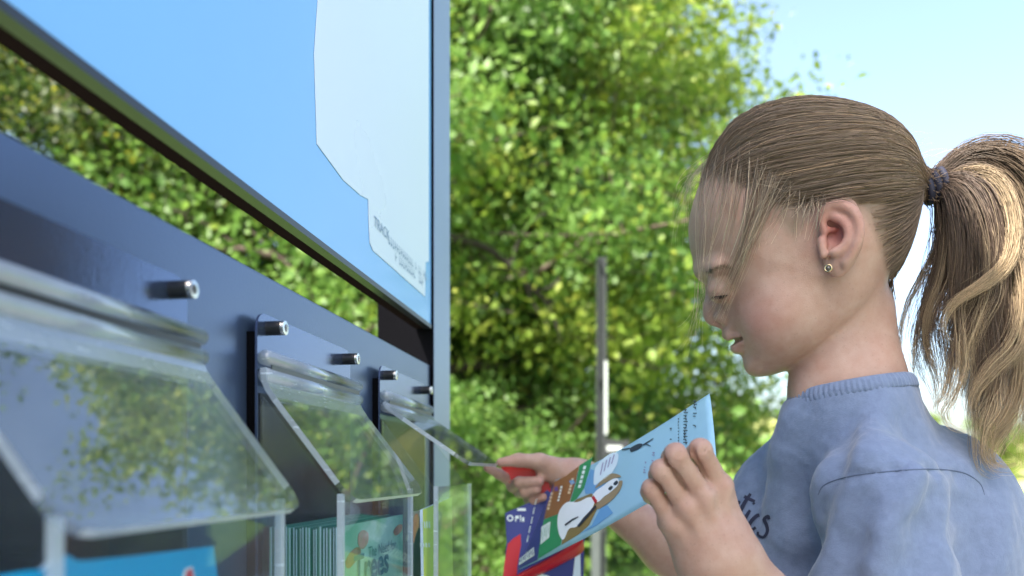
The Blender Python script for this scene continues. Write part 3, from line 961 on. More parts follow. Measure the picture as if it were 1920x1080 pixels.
def surface(sdf, lo, hi, h, slack=1.7):
    """mesh of sdf = 0 inside the box, cells h wide, evaluated only near the surface"""
    lo = np.asarray(lo, float); hi = np.asarray(hi, float)
    B = 8
    nb = np.ceil((hi - lo) / (h * B)).astype(int)
    n = nb * B
    g = np.stack(np.meshgrid(*[lo[i] + (np.arange(nb[i]) + .5) * B * h for i in range(3)], indexing='ij'), -1).reshape(-1, 3).astype(np.float32)
    dc = np.concatenate([sdf(c) for c in np.array_split(g, max(1, len(g) // 200000))])
    act = np.abs(dc) < (B * h * .87 * slack + 2 * h)
    F = np.repeat(np.repeat(np.repeat(dc.reshape(nb), B, 0), B, 1), B, 2).astype(np.float32)
    ai = np.argwhere(act.reshape(nb))
    loc = np.stack(np.meshgrid(np.arange(B), np.arange(B), np.arange(B), indexing='ij'), -1).reshape(-1, 3)
    idx = (ai[:, None, :] * B + loc[None]).reshape(-1, 3)
    for ch in np.array_split(idx, max(1, len(idx) // 400000)):
        pts = (lo + ch * h).astype(np.float32)
        F[ch[:, 0], ch[:, 1], ch[:, 2]] = sdf(pts)
    S = F < 0
    c = [S[a:n[0] - 1 + a, b:n[1] - 1 + b, d:n[2] - 1 + d] for a in (0, 1) for b in (0, 1) for d in (0, 1)]
    cnt = sum(x.astype(np.uint8) for x in c)
    cells = np.argwhere((cnt > 0) & (cnt < 8))
    vid = np.full((n[0] - 1, n[1] - 1, n[2] - 1), -1, np.int32)
    vid[cells[:, 0], cells[:, 1], cells[:, 2]] = np.arange(len(cells))
    off = np.array([(a, b, d) for a in (0, 1) for b in (0, 1) for d in (0, 1)])
    val = np.stack([F[cells[:, 0] + o[0], cells[:, 1] + o[1], cells[:, 2] + o[2]] for o in off], 1)
    acc = np.zeros((len(cells), 3)); num = np.zeros(len(cells))
    for i in range(8):
        for j in range(i + 1, 8):
            if np.abs(off[i] - off[j]).sum() != 1: continue
            m = (val[:, i] < 0) != (val[:, j] < 0)
            t = val[:, i] / (val[:, i] - val[:, j] + 1e-20)
            pt = off[i] + t[:, None] * (off[j] - off[i])
            acc[m] += pt[m]; num[m] += 1
    verts = lo + (cells + acc / num[:, None]) * h
    quads = []
    for ax in range(3):
        o = [0, 0, 0]; o[ax] = 1
        A = S[:n[0] - o[0], :n[1] - o[1], :n[2] - o[2]]
        Bq = S[o[0]:, o[1]:, o[2]:]
        e = np.argwhere(A != Bq)
        u, v = [(1, 2), (2, 0), (0, 1)][ax]
        ok = (e[:, u] > 0) & (e[:, v] > 0) & (e[:, u] < n[u] - 1) & (e[:, v] < n[v] - 1) & (e[:, ax] < n[ax] - 1)
        e = e[ok]
        sgn = A[e[:, 0], e[:, 1], e[:, 2]]
        def at(du, dv):
            q = e.copy(); q[:, u] += du; q[:, v] += dv
            return vid[q[:, 0], q[:, 1], q[:, 2]]
        q = np.stack([at(-1, -1), at(0, -1), at(0, 0), at(-1, 0)], 1)
        q[~sgn] = q[~sgn][:, ::-1]
        quads.append(q)
    quads = np.concatenate(quads)
    quads = quads[(quads >= 0).all(1)]
    return verts, quads

# ------------------------------------------------------------------ head frame
HA = R(15)
HF = np.array([-math.cos(HA), math.sin(HA), 0.0])     # facing
HL = np.array([-math.sin(HA), -math.cos(HA), 0.0])    # her left, the side seen
HC = P(1515, 470, .64)
def head_pt(px, py, l=0.0):
    """the point of the plane l to her left of the head's middle plane that is seen at px, py"""
    a = np.array([(px - PCX) / FPX, 1.0, (HY - py) / FPX])
    o = np.array([0, 0, ZC])
    t = (HC + HL * l - o) @ HL / (a @ HL)
    return o + a * t
def head_fu(p):
    q = np.asarray(p) - HC
    return np.stack([q @ HF, q[..., 2], q @ HL], -1)
def HW(f, u, l):
    return HC + HF * f + HL * l + np.array([0, 0, u])

# outline of the head without the nose, in the middle plane
_outline = [(1335, 300), (1308, 362), (1295, 405), (1291, 438), (1295, 472), (1306, 503), (1320, 527), (1334, 555), (1345, 580), (1352, 600), (1358, 614),
            (1355, 624), (1357, 631), (1369, 636.5), (1383, 640), (1376, 645), (1373, 651), (1377, 659), (1389, 666), (1393, 676), (1395, 688), (1402, 700), (1417, 706), (1440, 704),
            (1480, 692), (1530, 668), (1575, 640), (1620, 600), (1655, 540), (1688, 470), (1708, 390), (1708, 330), (1690, 285), (1645, 245), (1570, 220), (1490, 214), (1410, 232), (1362, 264)]
_ofu = np.array([head_fu(head_pt(*q))[:2] for q in catmull(_outline, 4, True)])
def poly_sdf(pt, poly):
    a = poly; b = np.roll(poly, -1, 0)
    d2 = np.full(len(pt), 1e9); ins = np.zeros(len(pt), bool)
    for i in range(len(poly)):
        e = b[i] - a[i]; w = pt - a[i]
        t = np.clip((w @ e) / (e @ e + 1e-15), 0, 1)
        q = w - t[:, None] * e
        d2 = np.minimum(d2, (q * q).sum(1))
        c = (a[i, 1] > pt[:, 1]) != (b[i, 1] > pt[:, 1])
        if abs(e[1]) > 1e-12:
            ins ^= c & (pt[:, 0] < a[i, 0] + (pt[:, 1] - a[i, 1]) * e[0] / e[1])
    return np.where(ins, -1, 1) * np.sqrt(d2)
_g0 = np.array([-.16, -.16]); _gs = .001; _gn = 320
_gx, _gy = np.meshgrid(np.arange(_gn), np.arange(_gn), indexing='ij')
_osd = poly_sdf(np.stack([_g0[0] + _gx * _gs, _g0[1] + _gy * _gs], -1).reshape(-1, 2), _ofu).reshape(_gn, _gn)
for _ in range(2):
    _osd[1:-1, 1:-1] = (_osd[1:-1, 1:-1] * 2 + _osd[:-2, 1:-1] + _osd[2:, 1:-1] + _osd[1:-1, :-2] + _osd[1:-1, 2:]) / 6
# a smoother copy for the deep inside, so that lip notches do not run across the cheek
_osm = _osd.copy()
for _ in range(60):
    _osm[1:-1, 1:-1] = (_osm[1:-1, 1:-1] * 2 + _osm[:-2, 1:-1] + _osm[2:, 1:-1] + _osm[1:-1, :-2] + _osm[1:-1, 2:]) / 6
def outline_d(f, u, T):
    x = np.clip((f - _g0[0]) / _gs, 0, _gn - 2.01); y = np.clip((u - _g0[1]) / _gs, 0, _gn - 2.01)
    i = x.astype(int); j = y.astype(int); a = x - i; b = y - j
    d = T[i, j] * (1 - a) * (1 - b) + T[i + 1, j] * a * (1 - b) + T[i, j + 1] * (1 - a) * b + T[i + 1, j + 1] * a * b
    ex = np.hypot(f - np.clip(f, _g0[0], _g0[0] + .318), u - np.clip(u, _g0[1], _g0[1] + .318))
    return d + ex

NECK_T = head_pt(1578, 590); NECK_B = head_pt(1580, 745) + HF * -.004
def pit(v):      # direction along the pitched head axis: face leans forward-down by about 22 degrees
    return v
_th = R(23)
def nose_parts(p):
    fu = lambda *q: head_pt(*q)
    d = cone(p, fu(1338, 540), fu(1336, 585), .0058, .0066)
    d = smin(d, cone(p, fu(1336, 580), fu(1335.5, 594), .0060, .0058), .005)
    d = smin(d, cone(p, fu(1352, 572), fu(1358, 598), .0095, .0070), .010)
    for s in (-1, 1):
        d = smin(d, ellip(p, head_pt(1355, 594, .0105 * s), (.0070, .0055, .0052), HAX), .0022)
    for s in (-1, 1):
        d = smax(d, -ellip(p, head_pt(1347, 606, .0064 * s), (.0044, .0034, .0026), HAX), .0015)
    return d
HAX = np.stack([HF, HL, [0, 0, 1]])
EAR_L = .0665
def ear_pt(px, py, l):
    return head_pt(px, py, l)
def ear_parts(p):
    """outer ear: rim, inner fold, bowl, tragus and lobe"""
    E = lambda px, py, l: head_pt(px, py, l)
    # plate of the ear
    A = E(1578, 432, .070)
    ax_u = (E(1572, 395, .070) - E(1582, 470, .070)); ax_u /= np.linalg.norm(ax_u)
    n = HL + HF * .45; n /= np.linalg.norm(n)
    ax_s = np.cross(ax_u, n); ax_s /= np.linalg.norm(ax_s); n = np.cross(ax_s, ax_u)
    ax = np.stack([ax_s, ax_u, n])
    d = ellip(p, A, (.0150, .0258, .0050), ax)
    d = smin(d, ellip(p, E(1570, 490, .069), (.0095, .0115, .0042), ax), .006)          # lobe
    # the bowl cut into it
    d = smax(d, -ellip(p, E(1566, 436, .076), (.0085, .0135, .0065), ax), .003)
    d = smax(d, -ellip(p, E(1573, 408, .0755), (.0095, .0080, .0045), ax), .003)
    d = smax(d, -ellip(p, E(1551, 470, .075), (.0035, .0080, .0055), ax), .002)
    # helix rim
    rim = [(1546, 436, .074), (1541, 412, .0755), (1548, 393, .0775), (1566, 384, .0795), (1588, 389, .0805), (1604, 404, .0805), (1611, 428, .080), (1608, 452, .079), (1598, 475, .077), (1584, 495, .075)]
    rp = catmull([E(*q) for q in rim], 3)
    rr = np.interp(np.arange(len(rp)), [0, 6, 15, 22, len(rp) - 1], [.0022, .0029, .0034, .0030, .0026])
    d = smin(d, chain(p, list(rp), list(rr), .002), .0025)
    # antihelix
    anti = [(1560, 405, .0765), (1578, 412, .0775), (1590, 430, .078), (1589, 452, .077), (1576, 468, .0755), (1563, 474, .075)]
    ap = catmull([E(*q) for q in anti], 2)
    d = smin(d, chain(p, list(ap), [.0030] * len(ap), .002), .003)
    # crus of the helix and tragus
    d = smin(d, cone(p, E(1547, 432, .0735), E(1566, 430, .0715), .0024, .0018), .002)
    d = smin(d, cone(p, E(1541, 452, .072), E(1544, 478, .0725), .0036, .0026), .003)
    return d
def head_sdf(p):
    q = p - HC.astype(np.float32)
    f = q @ HF.astype(np.float32); l = q @ HL.astype(np.float32); u = q[:, 2]
    dn = outline_d(f, u, _osd); ds = outline_d(f, u, _osm)
    w_ = np.clip((np.abs(l) - .008) / .022, 0, 1)
    do = dn * (1 - w_) + (ds + .0006) * w_
    # width of the head by its own height axis
    v = u * math.cos(_th) - f * math.sin(_th) * .9
    Wd = np.interp(v, [-.135, -.105, -.085, -.06, -.03, 0, .03, .065, .11], [.040, .042, .0435, .051, .0605, .0665, .0685, .0685, .066])
    Rr = np.interp(v, [-.12, -.07, -.02, .03, .1], [.034, .040, .052, .062, .066])
    e_j = np.interp(f, [.0, .040], [3.0, 1.95])
    lowf = np.clip((-.045 - v) / .03, 0, 1)
    Rr = Rr + (np.interp(f, [.0, .045], [.036, .060]) - Rr) * lowf
    e = e_j + (2.35 - e_j) * np.clip((v + .075) / .06, 0, 1)
    t1 = np.clip(1 + do / Rr, 0, None)
    d = ((np.abs(l) / Wd) ** e + t1 ** e) ** (1 / e) - 1
    d = d * np.minimum(Wd, Rr) * .95
    # eye socket, lowered lid, brow, cheek
    for s in (-1, 1):
        d = smax(d, -ellip(p, head_pt(1336, 536, .034 * s), (.010, .014, .009), HAX), .010)
        d = smin(d, ball(p, head_pt(1354, 541, .0300 * s), .0118), .003)
        d = smin(d, ellip(p, head_pt(1462, 592, .031 * s), (.026, .024, .026), HAX), .018)
        d = smin(d, cone(p, head_pt(1318, 508, .012 * s), head_pt(1345, 500, .045 * s), .006, .005), .010)
    d = smin(d, nose_parts(p), .0055)
    # lips
    for s in (-1, 1):
        up = [head_pt(1364, 628, .002 * s), head_pt(1371, 629, .009 * s), head_pt(1388, 630, .0185 * s)]
        lo_ = [head_pt(1381, 652, .002 * s), head_pt(1384, 650, .009 * s), head_pt(1393, 639, .0185 * s)]
        d = smin(d, chain(p, up, [.0038, .0038, .0022]), .0025)
        d = smin(d, chain(p, lo_, [.0044, .0042, .0022]), .0025)
        gap = [head_pt(1370, 640.5, .0), head_pt(1377, 640, .010 * s), head_pt(1393, 634, .0205 * s)]
        d = smax(d, -chain(p, gap, [.0026, .0026, .0018]), .0012)
    # neck
    qn = p - (HL.astype(np.float32))[None] * (l * (1 - 1 / .76))[:, None]      # neck a little flatter than round
    nk = cone(qn, NECK_T, NECK_B, .0392, .0405)
    nk = smin(nk, cone(p, NECK_B, NECK_B + np.array([.01, .01, -.06]), .041, .055), .02)
    for s in (-1, 1):
        nk = smin(nk, cone(p, head_pt(1640, 500, .026 * s), head_pt(1528, 742, .018 * s), .0085, .0080), .018)
    d = smin(d, nk, .0045)
    ear = ear_parts(p)
    d = smin(d, ear, .003)
    # the far ear, simpler
    d = smin(d, ellip(p, head_pt(1578, 432, -.071), (.017, .006, .028), HAX), .003)
    return d

# ------------------------------------------------------------------ arms and hands
def near_hand():
    """left hand: back of the hand to the camera, fingers bent over the brochure"""
    H = P
    F = {}
    F['index'] = [H(1350, 912, .476), H(1313, 844, .462), H(1304, 848, .489), H(1298, 862, .507)]
    F['middle'] = [H(1317, 929, .470), H(1267, 853, .457), H(1258, 858, .487), H(1254, 874, .507)]
    F['ring'] = [H(1285, 951, .471), H(1240, 882, .462), H(1233, 890, .491), H(1232, 903, .513)]
    F['little'] = [H(1258, 978, .478), H(1222, 916, .470), H(1216, 922, .492), H(1217, 932, .512)]
    rad = {'index': [.0066, .0060, .0055, .0050], 'middle': [.0066, .0061, .0057, .0051], 'ring': [.0062, .0057, .0053, .0048], 'little': [.0056, .0051, .0047, .0043]}
    wrist = H(1345, 1046, .488)
    elbow = H(1640, 1390, .535)
    return F, rad, wrist, elbow
NF, NR, NW, NE = near_hand()
L_SH = None
def left_arm_sdf(p):
    d = None
    wr_side = NW
    for i, k in enumerate(('index', 'middle', 'ring', 'little')):
        pts = NF[k]; r = NR[k]
        fin = chain(p, pts, r, .0025)
        # knuckle bulge at the middle joint and at the base
        fin = smin(fin, ball(p, pts[1] + np.array([0, .0005, 0]), r[1] * 1.06), .003)
        d = fin if d is None else smin(d, fin, .0009)
    web = {}
    ks = ('index', 'middle', 'ring', 'little')
    pal = None
    spread = [P(1362, 1034, .487), P(1350, 1040, .483), P(1336, 1048, .483), P(1320, 1052, .488)]
    for k, w in zip(('index', 'middle', 'ring', 'little'), spread):
        c = cone(p, NF[k][0] + np.array([0, .0035, 0]), w + np.array([0, .004, 0]), .0078, .0120)
        pal = c if pal is None else smin(pal, c, .012)
    pal = smin(pal, cone(p, NF['index'][0] + np.array([-.002, .012, -.005]), P(1362, 1020, .500), .0095, .0130), .012)
    for k in ('index', 'middle', 'ring', 'little'):
        pal = smin(pal, ball(p, NF[k][0] + np.array([0, -.0014, 0]), NR[k][0] * .98), .005)
    d = smin(d, pal, .0032)
    # tendons fan from the wrist to the knuckles, small folds over the middle joints
    for k, w in zip(ks, spread):
        d = smin(d, cone(p, NF[k][0] + np.array([0, -.0048, 0]), NF[k][0] * .35 + w * .65 + np.array([0, -.0075, 0]), .0020, .0016), .006)
        ax_ = NF[k][1] - NF[k][0]; ax_ = ax_ / np.linalg.norm(ax_)
        sd_ = np.cross(ax_, np.array([0, -1.0, 0])); sd_ /= np.linalg.norm(sd_)
        for o_ in (-.0030, -.0008, .0014):
            c_ = NF[k][1] + ax_ * o_ + np.array([0, -NR[k][1] * 1.06, 0])
            d = smax(d, -cone(p, c_ - sd_ * .0030, c_ + sd_ * .0030, .00035, .00035), .0008)
    # creases between neighbouring fingers, down to the web
    for a_, b_ in zip(ks[:-1], ks[1:]):
        t0 = (NF[a_][1] + NF[b_][1]) / 2 + np.array([0, -.0020, .0025]); t1 = (NF[a_][0] + NF[b_][0]) / 2
        wb = t0 + (t1 - t0) * .66 + np.array([0, -.0015, 0])
        d = smax(d, -cone(p, t0, wb, .0030, .0009), .0022)
        d = smax(d, -cone(p, t0 + np.array([0, .007, 0]), t0 + (wb - t0) * .8 + np.array([0, .006, 0]), .0022, .0006), .0015)
    # thumb behind the paper
    th = [P(1358, 1000, .508), P(1352, 945, .526), P(1338, 900, .542), P(1312, 880, .550)]
    d = smin(d, chain(p, th, [.0115, .0088, .0074, .006], .006), .009)
    # wrist and forearm
    d = smin(d, cone(p, P(1338, 1022, .488), NW, .0172, .0192), .012)
    d = smin(d, cone(p, NW, NW * .55 + NE * .45, .0205, .0285), .016)
    d = smin(d, cone(p, NW * .55 + NE * .45, NE, .0285, .029), .02)
    d = smin(d, cone(p, NE, L_SH, .031, .034), .015)
    return d

def far_hand():
    H = P
    F = {}
    F['index'] = [H(1012, 888, .905), H(958, 902, .886), H(936, 889, .868), H(914, 877, .856)]
    F['middle'] = [H(1020, 905, .906), H(962, 911, .886), H(974, 905, .864), H(1010, 903, .857)]
    F['ring'] = [H(1026, 920, .903), H(975, 922, .886), H(984, 923, .866), H(1006, 917, .860)]
    F['little'] = [H(1034, 932, .897), H(992, 936, .884), H(1000, 937, .870), H(1018, 932, .864)]
    rad = {'index': [.0080, .0068, .0057, .0046], 'middle': [.0082, .0072, .0066, .0058], 'ring': [.0078, .0068, .0062, .0054], 'little': [.007, .0058, .0052, .0046]}
    return F, rad
RF, RR_ = far_hand()
RW = P(1096, 904, .872); RE = P(1430, 1160, .800)
R_SH = None
def right_arm_sdf(p):
    d = None
    for k in ('index', 'middle', 'ring', 'little'):
        fin = chain(p, RF[k], RR_[k], .0025)
        d = fin if d is None else smin(d, fin, .0022)
    thumb = chain(p, [P(1068, 884, .868), P(1012, 866, .858), P(972, 863, .854), P(939, 867, .8535)], [.0125, .0090, .0070, .0048], .004)
    pal = None
    for k, w in zip(('index', 'middle', 'ring', 'little'), ((1084, 888), (1088, 898), (1092, 908), (1096, 916))):
        c = cone(p, RF[k][0], P(w[0], w[1], .882), .0095, .0130)
        pal = c if pal is None else smin(pal, c, .012)
    pal = smin(pal, cone(p, P(1062, 888, .868), P(1022, 884, .866), .0150, .0105), .012)
    d = smin(d, pal, .005)
    d = smin(d, thumb, .006)
    d = smin(d, cone(p, P(1076, 898, .876), RW, .0185, .0190), .012)
    d = smin(d, cone(p, RW, RW * .5 + RE * .5, .0190, .0260), .015)
    d = smin(d, cone(p, RW * .5 + RE * .5, RE, .0260, .027), .02)
    d = smin(d, cone(p, RE, R_SH, .029, .033), .015)
    return d

# ------------------------------------------------------------------ trunk, legs, shirt
TA = R(30)
TF = np.array([-math.cos(TA), math.sin(TA), 0.0]); TL = np.array([-math.sin(TA), -math.cos(TA), 0.0])
TAX = np.stack([TF, TL, [0, 0, 1]])
T0 = P(1672, 930, .668)
def TW(f, l, z):
    return T0 + TF * f + TL * l + np.array([0, 0, z])
L_SH = TW(.000, .112, .002); R_SH = TW(.004, -.112, .002)
NE = np.array([L_SH[0] + .004, L_SH[1] - .012, ZC - .195])
HIP = TW(0, 0, -.36)
def trunk_sdf(p):
    d = cone(p, L_SH, R_SH, .030, .030)
    d = smin(d, ellip(p, TW(0, -.008, -.07), (.066, .080, .10), TAX), .03)
    d = smin(d, ellip(p, TW(0, -.006, -.22), (.064, .080, .13), TAX), .04)
    d = smin(d, ellip(p, HIP + np.array([0, 0, .04]), (.070, .092, .08), TAX), .04)
    for s in (-1, 1):
        hp = HIP + TL * .058 * s
        kn = hp + np.array([0, 0, .30 - HIP[2]]) + TF * .006; an = kn + np.array([0, 0, -.235]) - TF * .012
        d = smin(d, cone(p, hp, kn, .062, .040), .02)
        d = smin(d, cone(p, kn, an, .040, .026), .02)
    return d
SH_TOP = NECK_B
def shirt_sdf(p):
    d = ellip(p, TW(.008, -.012, -.085), (.106, .100, .125), TAX)
    d = smin(d, ellip(p, TW(-.022, -.004, -.025), (.072, .098, .085), TAX), .035)
    d = smin(d, ellip(p, TW(.080, -.020, -.045), (.055, .080, .080), TAX), .045)
    d = smin(d, cone(p, L_SH + np.array([0, 0, -.005]), R_SH, .040, .040), .035)
    d = smin(d, ellip(p, TW(0, -.006, -.25), (.092, .104, .16), TAX), .05)
    # trapezius slope up to the collar
    d = smin(d, cone(p, COLC - COLU * .036 - _ca * .002, COLC + COLU * .004, .051, .0470), .022)
    d = smin(d, cone(p, COLC + _ca * .012 - COLU * .026, TW(.078, -.004, -.004), .032, .052), .03)
    # sleeve over the upper arm, loose at its end
    for S, E_ in ((L_SH, NE), (R_SH, RE)):
        ax = (E_ - S) / np.linalg.norm(E_ - S)
        e = S + ax * .135
        sl = cone(p, S + TL * (.006 if S is L_SH else -.006), e + TL * (.006 if S is L_SH else 0), .0440, .0565)
        sl = smax(sl, (p - e) @ ax.astype(np.float32), .003)
        sl = smax(sl, -cone(p, S + ax * .122, e + ax * .04, .0440, .0530), .003)
        d = smin(d, sl, .010)
    d = smax(d, (ZC - .40) - p[:, 2], .004)
    # cut the top flat under the collar
    d = smax(d, (p - COLC) @ COLU + .001, .003)
    # folds: long soft creases from the armpit and across the sleeve
    for (pts, r, k, s) in FOLDS:
        c = chain(p, pts, r, .01)
        d = smax(d, -c, k) if s < 0 else smin(d, c, k)
    return d
# collar ring: rises from the throat to the nape
_cf, _cb = head_pt(1475, 752), head_pt(1716, 712)
COLC = (_cf + _cb) / 2
_ca = (_cf - _cb); COLR = np.linalg.norm(_ca) / 2; _ca = _ca / np.linalg.norm(_ca)
COLU = np.cross(_ca, HL); COLU = COLU / np.linalg.norm(COLU)
if COLU[2] < 0: COLU = -COLU
COLS = np.cross(COLU, _ca)
FOLDS = []
# ------------------------------------------------------------------ build the person
def join_geo(parts):
    vs, qs, n = [], [], 0
    for v, q in parts:
        vs.append(v); qs.append(q + n); n += len(v)
    return np.concatenate(vs), np.concatenate(qs)
def bounds(pts, m):
    a = np.array(pts)
    return a.min(0) - m, a.max(0) + m

person = empty('person', (T0[0], T0[1], 0.012))
tag(person, 'child with a ponytail in a blue-grey T-shirt, lifting a box lid and holding a brochure', 'person')

hv, hq = surface(head_sdf, HC + np.array([-.15, -.13, -.165]), HC + np.array([.13, .13, .125]), .0013)
la = [q for k in NF for q in NF[k]] + [NW, NE, P(1378, 1000, .503), P(1312, 880, .548)]
lv, lq = surface(left_arm_sdf, *bounds(la, .04), .0013)
ra = [q for k in RF for q in RF[k]] + [RW, RE, P(939, 867, .8535)]
rv, rq = surface(right_arm_sdf, *bounds(ra, .035), .0014)
tv_, tq_ = surface(trunk_sdf, T0 + np.array([-.2, -.2, -(T0[2] - .05)]), T0 + np.array([.2, .2, .09]), .006)
bv, bq = join_geo([(hv, hq), (lv, lq), (rv, rq), (tv_, tq_)])
M['skin'] = attr_mat('skin', .50, .4, .12, .22, 1300)
def _skin_detail(m):
    nt = m.node_tree; b = nt.nodes['Principled BSDF']
    at = [n for n in nt.nodes if n.type == 'ATTRIBUTE'][0]; tc = [n for n in nt.nodes if n.type == 'TEX_COORD'][0]
    n1 = nt.nodes.new('ShaderNodeTexNoise'); n1.inputs['Scale'].default_value = 70; n1.inputs['Detail'].default_value = 6; n1.inputs['Roughness'].default_value = .65
    nt.links.new(tc.outputs['Object'], n1.inputs['Vector'])
    cr = nt.nodes.new('ShaderNodeValToRGB')
    cr.color_ramp.elements[0].position = .28; cr.color_ramp.elements[0].color = (.84, .72, .68, 1)
    cr.color_ramp.elements[1].position = .72; cr.color_ramp.elements[1].color = (1.0, 1.0, 1.0, 1)
    nt.links.new(n1.outputs['Fac'], cr.inputs[0])
    vo = nt.nodes.new('ShaderNodeTexVoronoi'); vo.inputs['Scale'].default_value = 260
    nt.links.new(tc.outputs['Object'], vo.inputs['Vector'])
    fr = nt.nodes.new('ShaderNodeMapRange'); fr.inputs['From Min'].default_value = .10; fr.inputs['From Max'].default_value = .22
    fr.inputs['To Min'].default_value = .88; fr.inputs['To Max'].default_value = 1.0
    nt.links.new(vo.outputs['Distance'], fr.inputs['Value'])
    m1 = nt.nodes.new('ShaderNodeMix'); m1.data_type = 'RGBA'; m1.blend_type = 'MULTIPLY'; m1.inputs['Factor'].default_value = 1
    nt.links.new(at.outputs['Color'], m1.inputs['A']); nt.links.new(cr.outputs[0], m1.inputs['B'])
    m2 = nt.nodes.new('ShaderNodeMix'); m2.data_type = 'RGBA'; m2.blend_type = 'MULTIPLY'; m2.inputs['Factor'].default_value = 1
    nt.links.new(m1.outputs['Result'], m2.inputs['A']); nt.links.new(fr.outputs[0], m2.inputs['B'])
    nt.links.new(m2.outputs['Result'], b.inputs['Base Color'])
_skin_detail(M['skin'])
body = fast_mesh('body', bv, bq, M['skin'], person, True)

def mirror_px(p):
    """where the point, or its mirror image on her left side, is seen"""
    q = head_fu(p)
    q[..., 2] = np.abs(q[..., 2])
    w = HC + q[..., :1] * HF + q[..., 2:3] * HL + q[..., 1:2] * np.array([0, 0, 1.0])
    return to_px(w)
def inside(px, poly):
    r = np.zeros(len(px), bool)
    x, y = px[:, 0], px[:, 1]
    for i in range(len(poly)):
        (x0, y0), (x1, y1) = poly[i], poly[(i + 1) % len(poly)]
        c = (y0 > y) != (y1 > y)
        if y1 != y0: r ^= c & (x < x0 + (y - y0) * (x1 - x0) / (y1 - y0))
    return r
HAIRLINE = [(1302, 352), (1330, 336), (1370, 344), (1415, 362), (1455, 400), (1478, 440), (1492, 446), (1508, 415), (1530, 388), (1548, 374), (1592, 372), (1622, 398), (1642, 440), (1658, 490), (1668, 540), (1690, 590), (1790, 590), (1790, 120), (1230, 120), (1230, 352)]
SKIN = np.array([.440, .288, .224])
n_h = len(hv)
col = np.tile(SKIN, (len(bv), 1))
mp = mirror_px(hv)
def spot(centre, rad, colr, amt, pts=bv, sl=slice(None)):
    d = np.linalg.norm(pts[sl] - np.asarray(centre), axis=1)
    w = np.clip(1 - d / rad, 0, 1) ** 1.3 * amt
    col[sl] = col[sl] * (1 - w[:, None]) + np.array(colr) * w[:, None]
hs = slice(0, n_h)
RED = (.62, .25, .21)
spot(head_pt(1570, 430, .073), .030, (.50, .185, .16), .8, bv, hs)
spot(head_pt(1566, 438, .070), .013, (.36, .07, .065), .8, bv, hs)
spot(head_pt(1425, 600, .05), .035, (.50, .25, .215), .5, bv, hs)
spot(head_pt(1338, 600, 0), .016, (.46, .25, .21), .4, bv, hs)
for s in (-1, 1):
    for q in ((1366, 630, .003), (1372, 631, .010), (1384, 632, .016), (1381, 652, .003), (1384, 651, .010), (1390, 643, .016)):
        spot(head_pt(q[0], q[1], q[2] * s), .0060, (.38, .19, .168), .75, bv, hs)
    for q in ((1374, 640, .002), (1378, 640, .009), (1386, 637, .015)):
        spot(head_pt(q[0] + 3, q[1], q[2] * s), .0042, (.11, .05, .045), .7, bv, hs)  # dark of the parted mouth painted into the skin colour
    spot(head_pt(1352, 545, .03 * s), .016, (.38, .23, .20), .4, bv, hs)
fu_all = head_fu(bv[hs])
hair_in = inside(mp, HAIRLINE) & (np.abs(fu_all[:, 2]) < .0715)
# soft hairline
ed = np.zeros(n_h)
for dx, dy in ((0, 0), (6, 0), (-6, 0), (0, 6), (0, -6), (5, 5), (-5, 5), (10, 0), (-10, 0), (0, 12), (0, -12)):
    ed += inside(mp + np.array([dx, dy]), HAIRLINE)
ed = ed / 11 * (np.abs(fu_all[:, 2]) < .0718)
scalp = np.array([.26, .182, .130])
col[hs] = col[hs] * (1 - ed[:, None] * .93) + scalp * ed[:, None] * .93
for k in NF:
    spot(NF[k][1], .011, (.47, .25, .21), .45); spot(NF[k][0] + np.array([0, -.008, 0]), .012, (.46, .27, .225), .35)
    spot(NF[k][3], .010, (.50, .26, .22), .35)
for k in RF:
    spot(RF[k][3], .012, (.52, .28, .25), .55); spot(RF[k][1], .012, (.48, .27, .23), .3)
spot(P(950, 866, .853), .02, (.50, .28, .24), .4)
point_colour(body.data, col)

# ------------------------------------------------------------------ finger nails of the far hand, tips towards the brochure
# ------------------------------------------------------------------ shirt
cv, cq = surface(shirt_sdf, T0 + np.array([-.21, -.21, -.42]), T0 + np.array([.21, .21, .14]), .006)
_bvh = BVHTree.FromPolygons([tuple(v) for v in cv], [tuple(int(i) for i in q) for q in cq])
def on_shirt(px, py, out=0.0, bvh=None):
    d = Vector(((px - PCX) / FPX, 1.0, (HY - py) / FPX)).normalized()
    h = (bvh or _bvh).ray_cast(Vector((0, 0, ZC)), d)
    if h[0] is None: return None
    n = h[1] if h[1].dot(d) < 0 else -h[1]
    return np.array(h[0] + n * out)
def fold(pxs, depth, r, k, s):
    pts = [on_shirt(x, y, depth) for x, y in pxs]
    pts = [q for q in pts if q is not None]
    if len(pts) >= 2:
        FOLDS.append((pts, list(np.interp(np.linspace(0, 1, len(pts)), np.linspace(0, 1, len(r)), r)), k, s))
# the deep fold between chest and sleeve, the soft fold above it, drag lines on the sleeve
fold([(1612, 795), (1588, 832), (1562, 872), (1541, 915), (1527, 960), (1519, 1010), (1512, 1070)], .006, [.007, .011, .013, .013], .014, -1)
fold([(1548, 905), (1600, 892), (1680, 884), (1750, 880), (1805, 888), (1840, 908)], .0022, [.0028, .003, .0028], .004, -1)
fold([(1716, 905), (1690, 950), (1660, 1000), (1630, 1060)], -.002, [.004, .006, .005], .020, 1)
fold([(1835, 920), (1828, 970), (1815, 1040)], .006, [.007, .010, .009], .016, -1)
fold([(1812, 905), (1806, 950), (1790, 1010)], .006, [.007, .010, .008], .014, -1)
fold([(1860, 905), (1856, 960), (1846, 1020), (1830, 1075)], .007, [.009, .013, .013], .016, -1)
fold([(1440, 790), (1425, 850), (1418, 920)], .006, [.007, .009, .008], .020, -1)
fold([(1480, 790), (1470, 850), (1468, 930), (1478, 1000)], -.003, [.005, .007, .007], .024, 1)
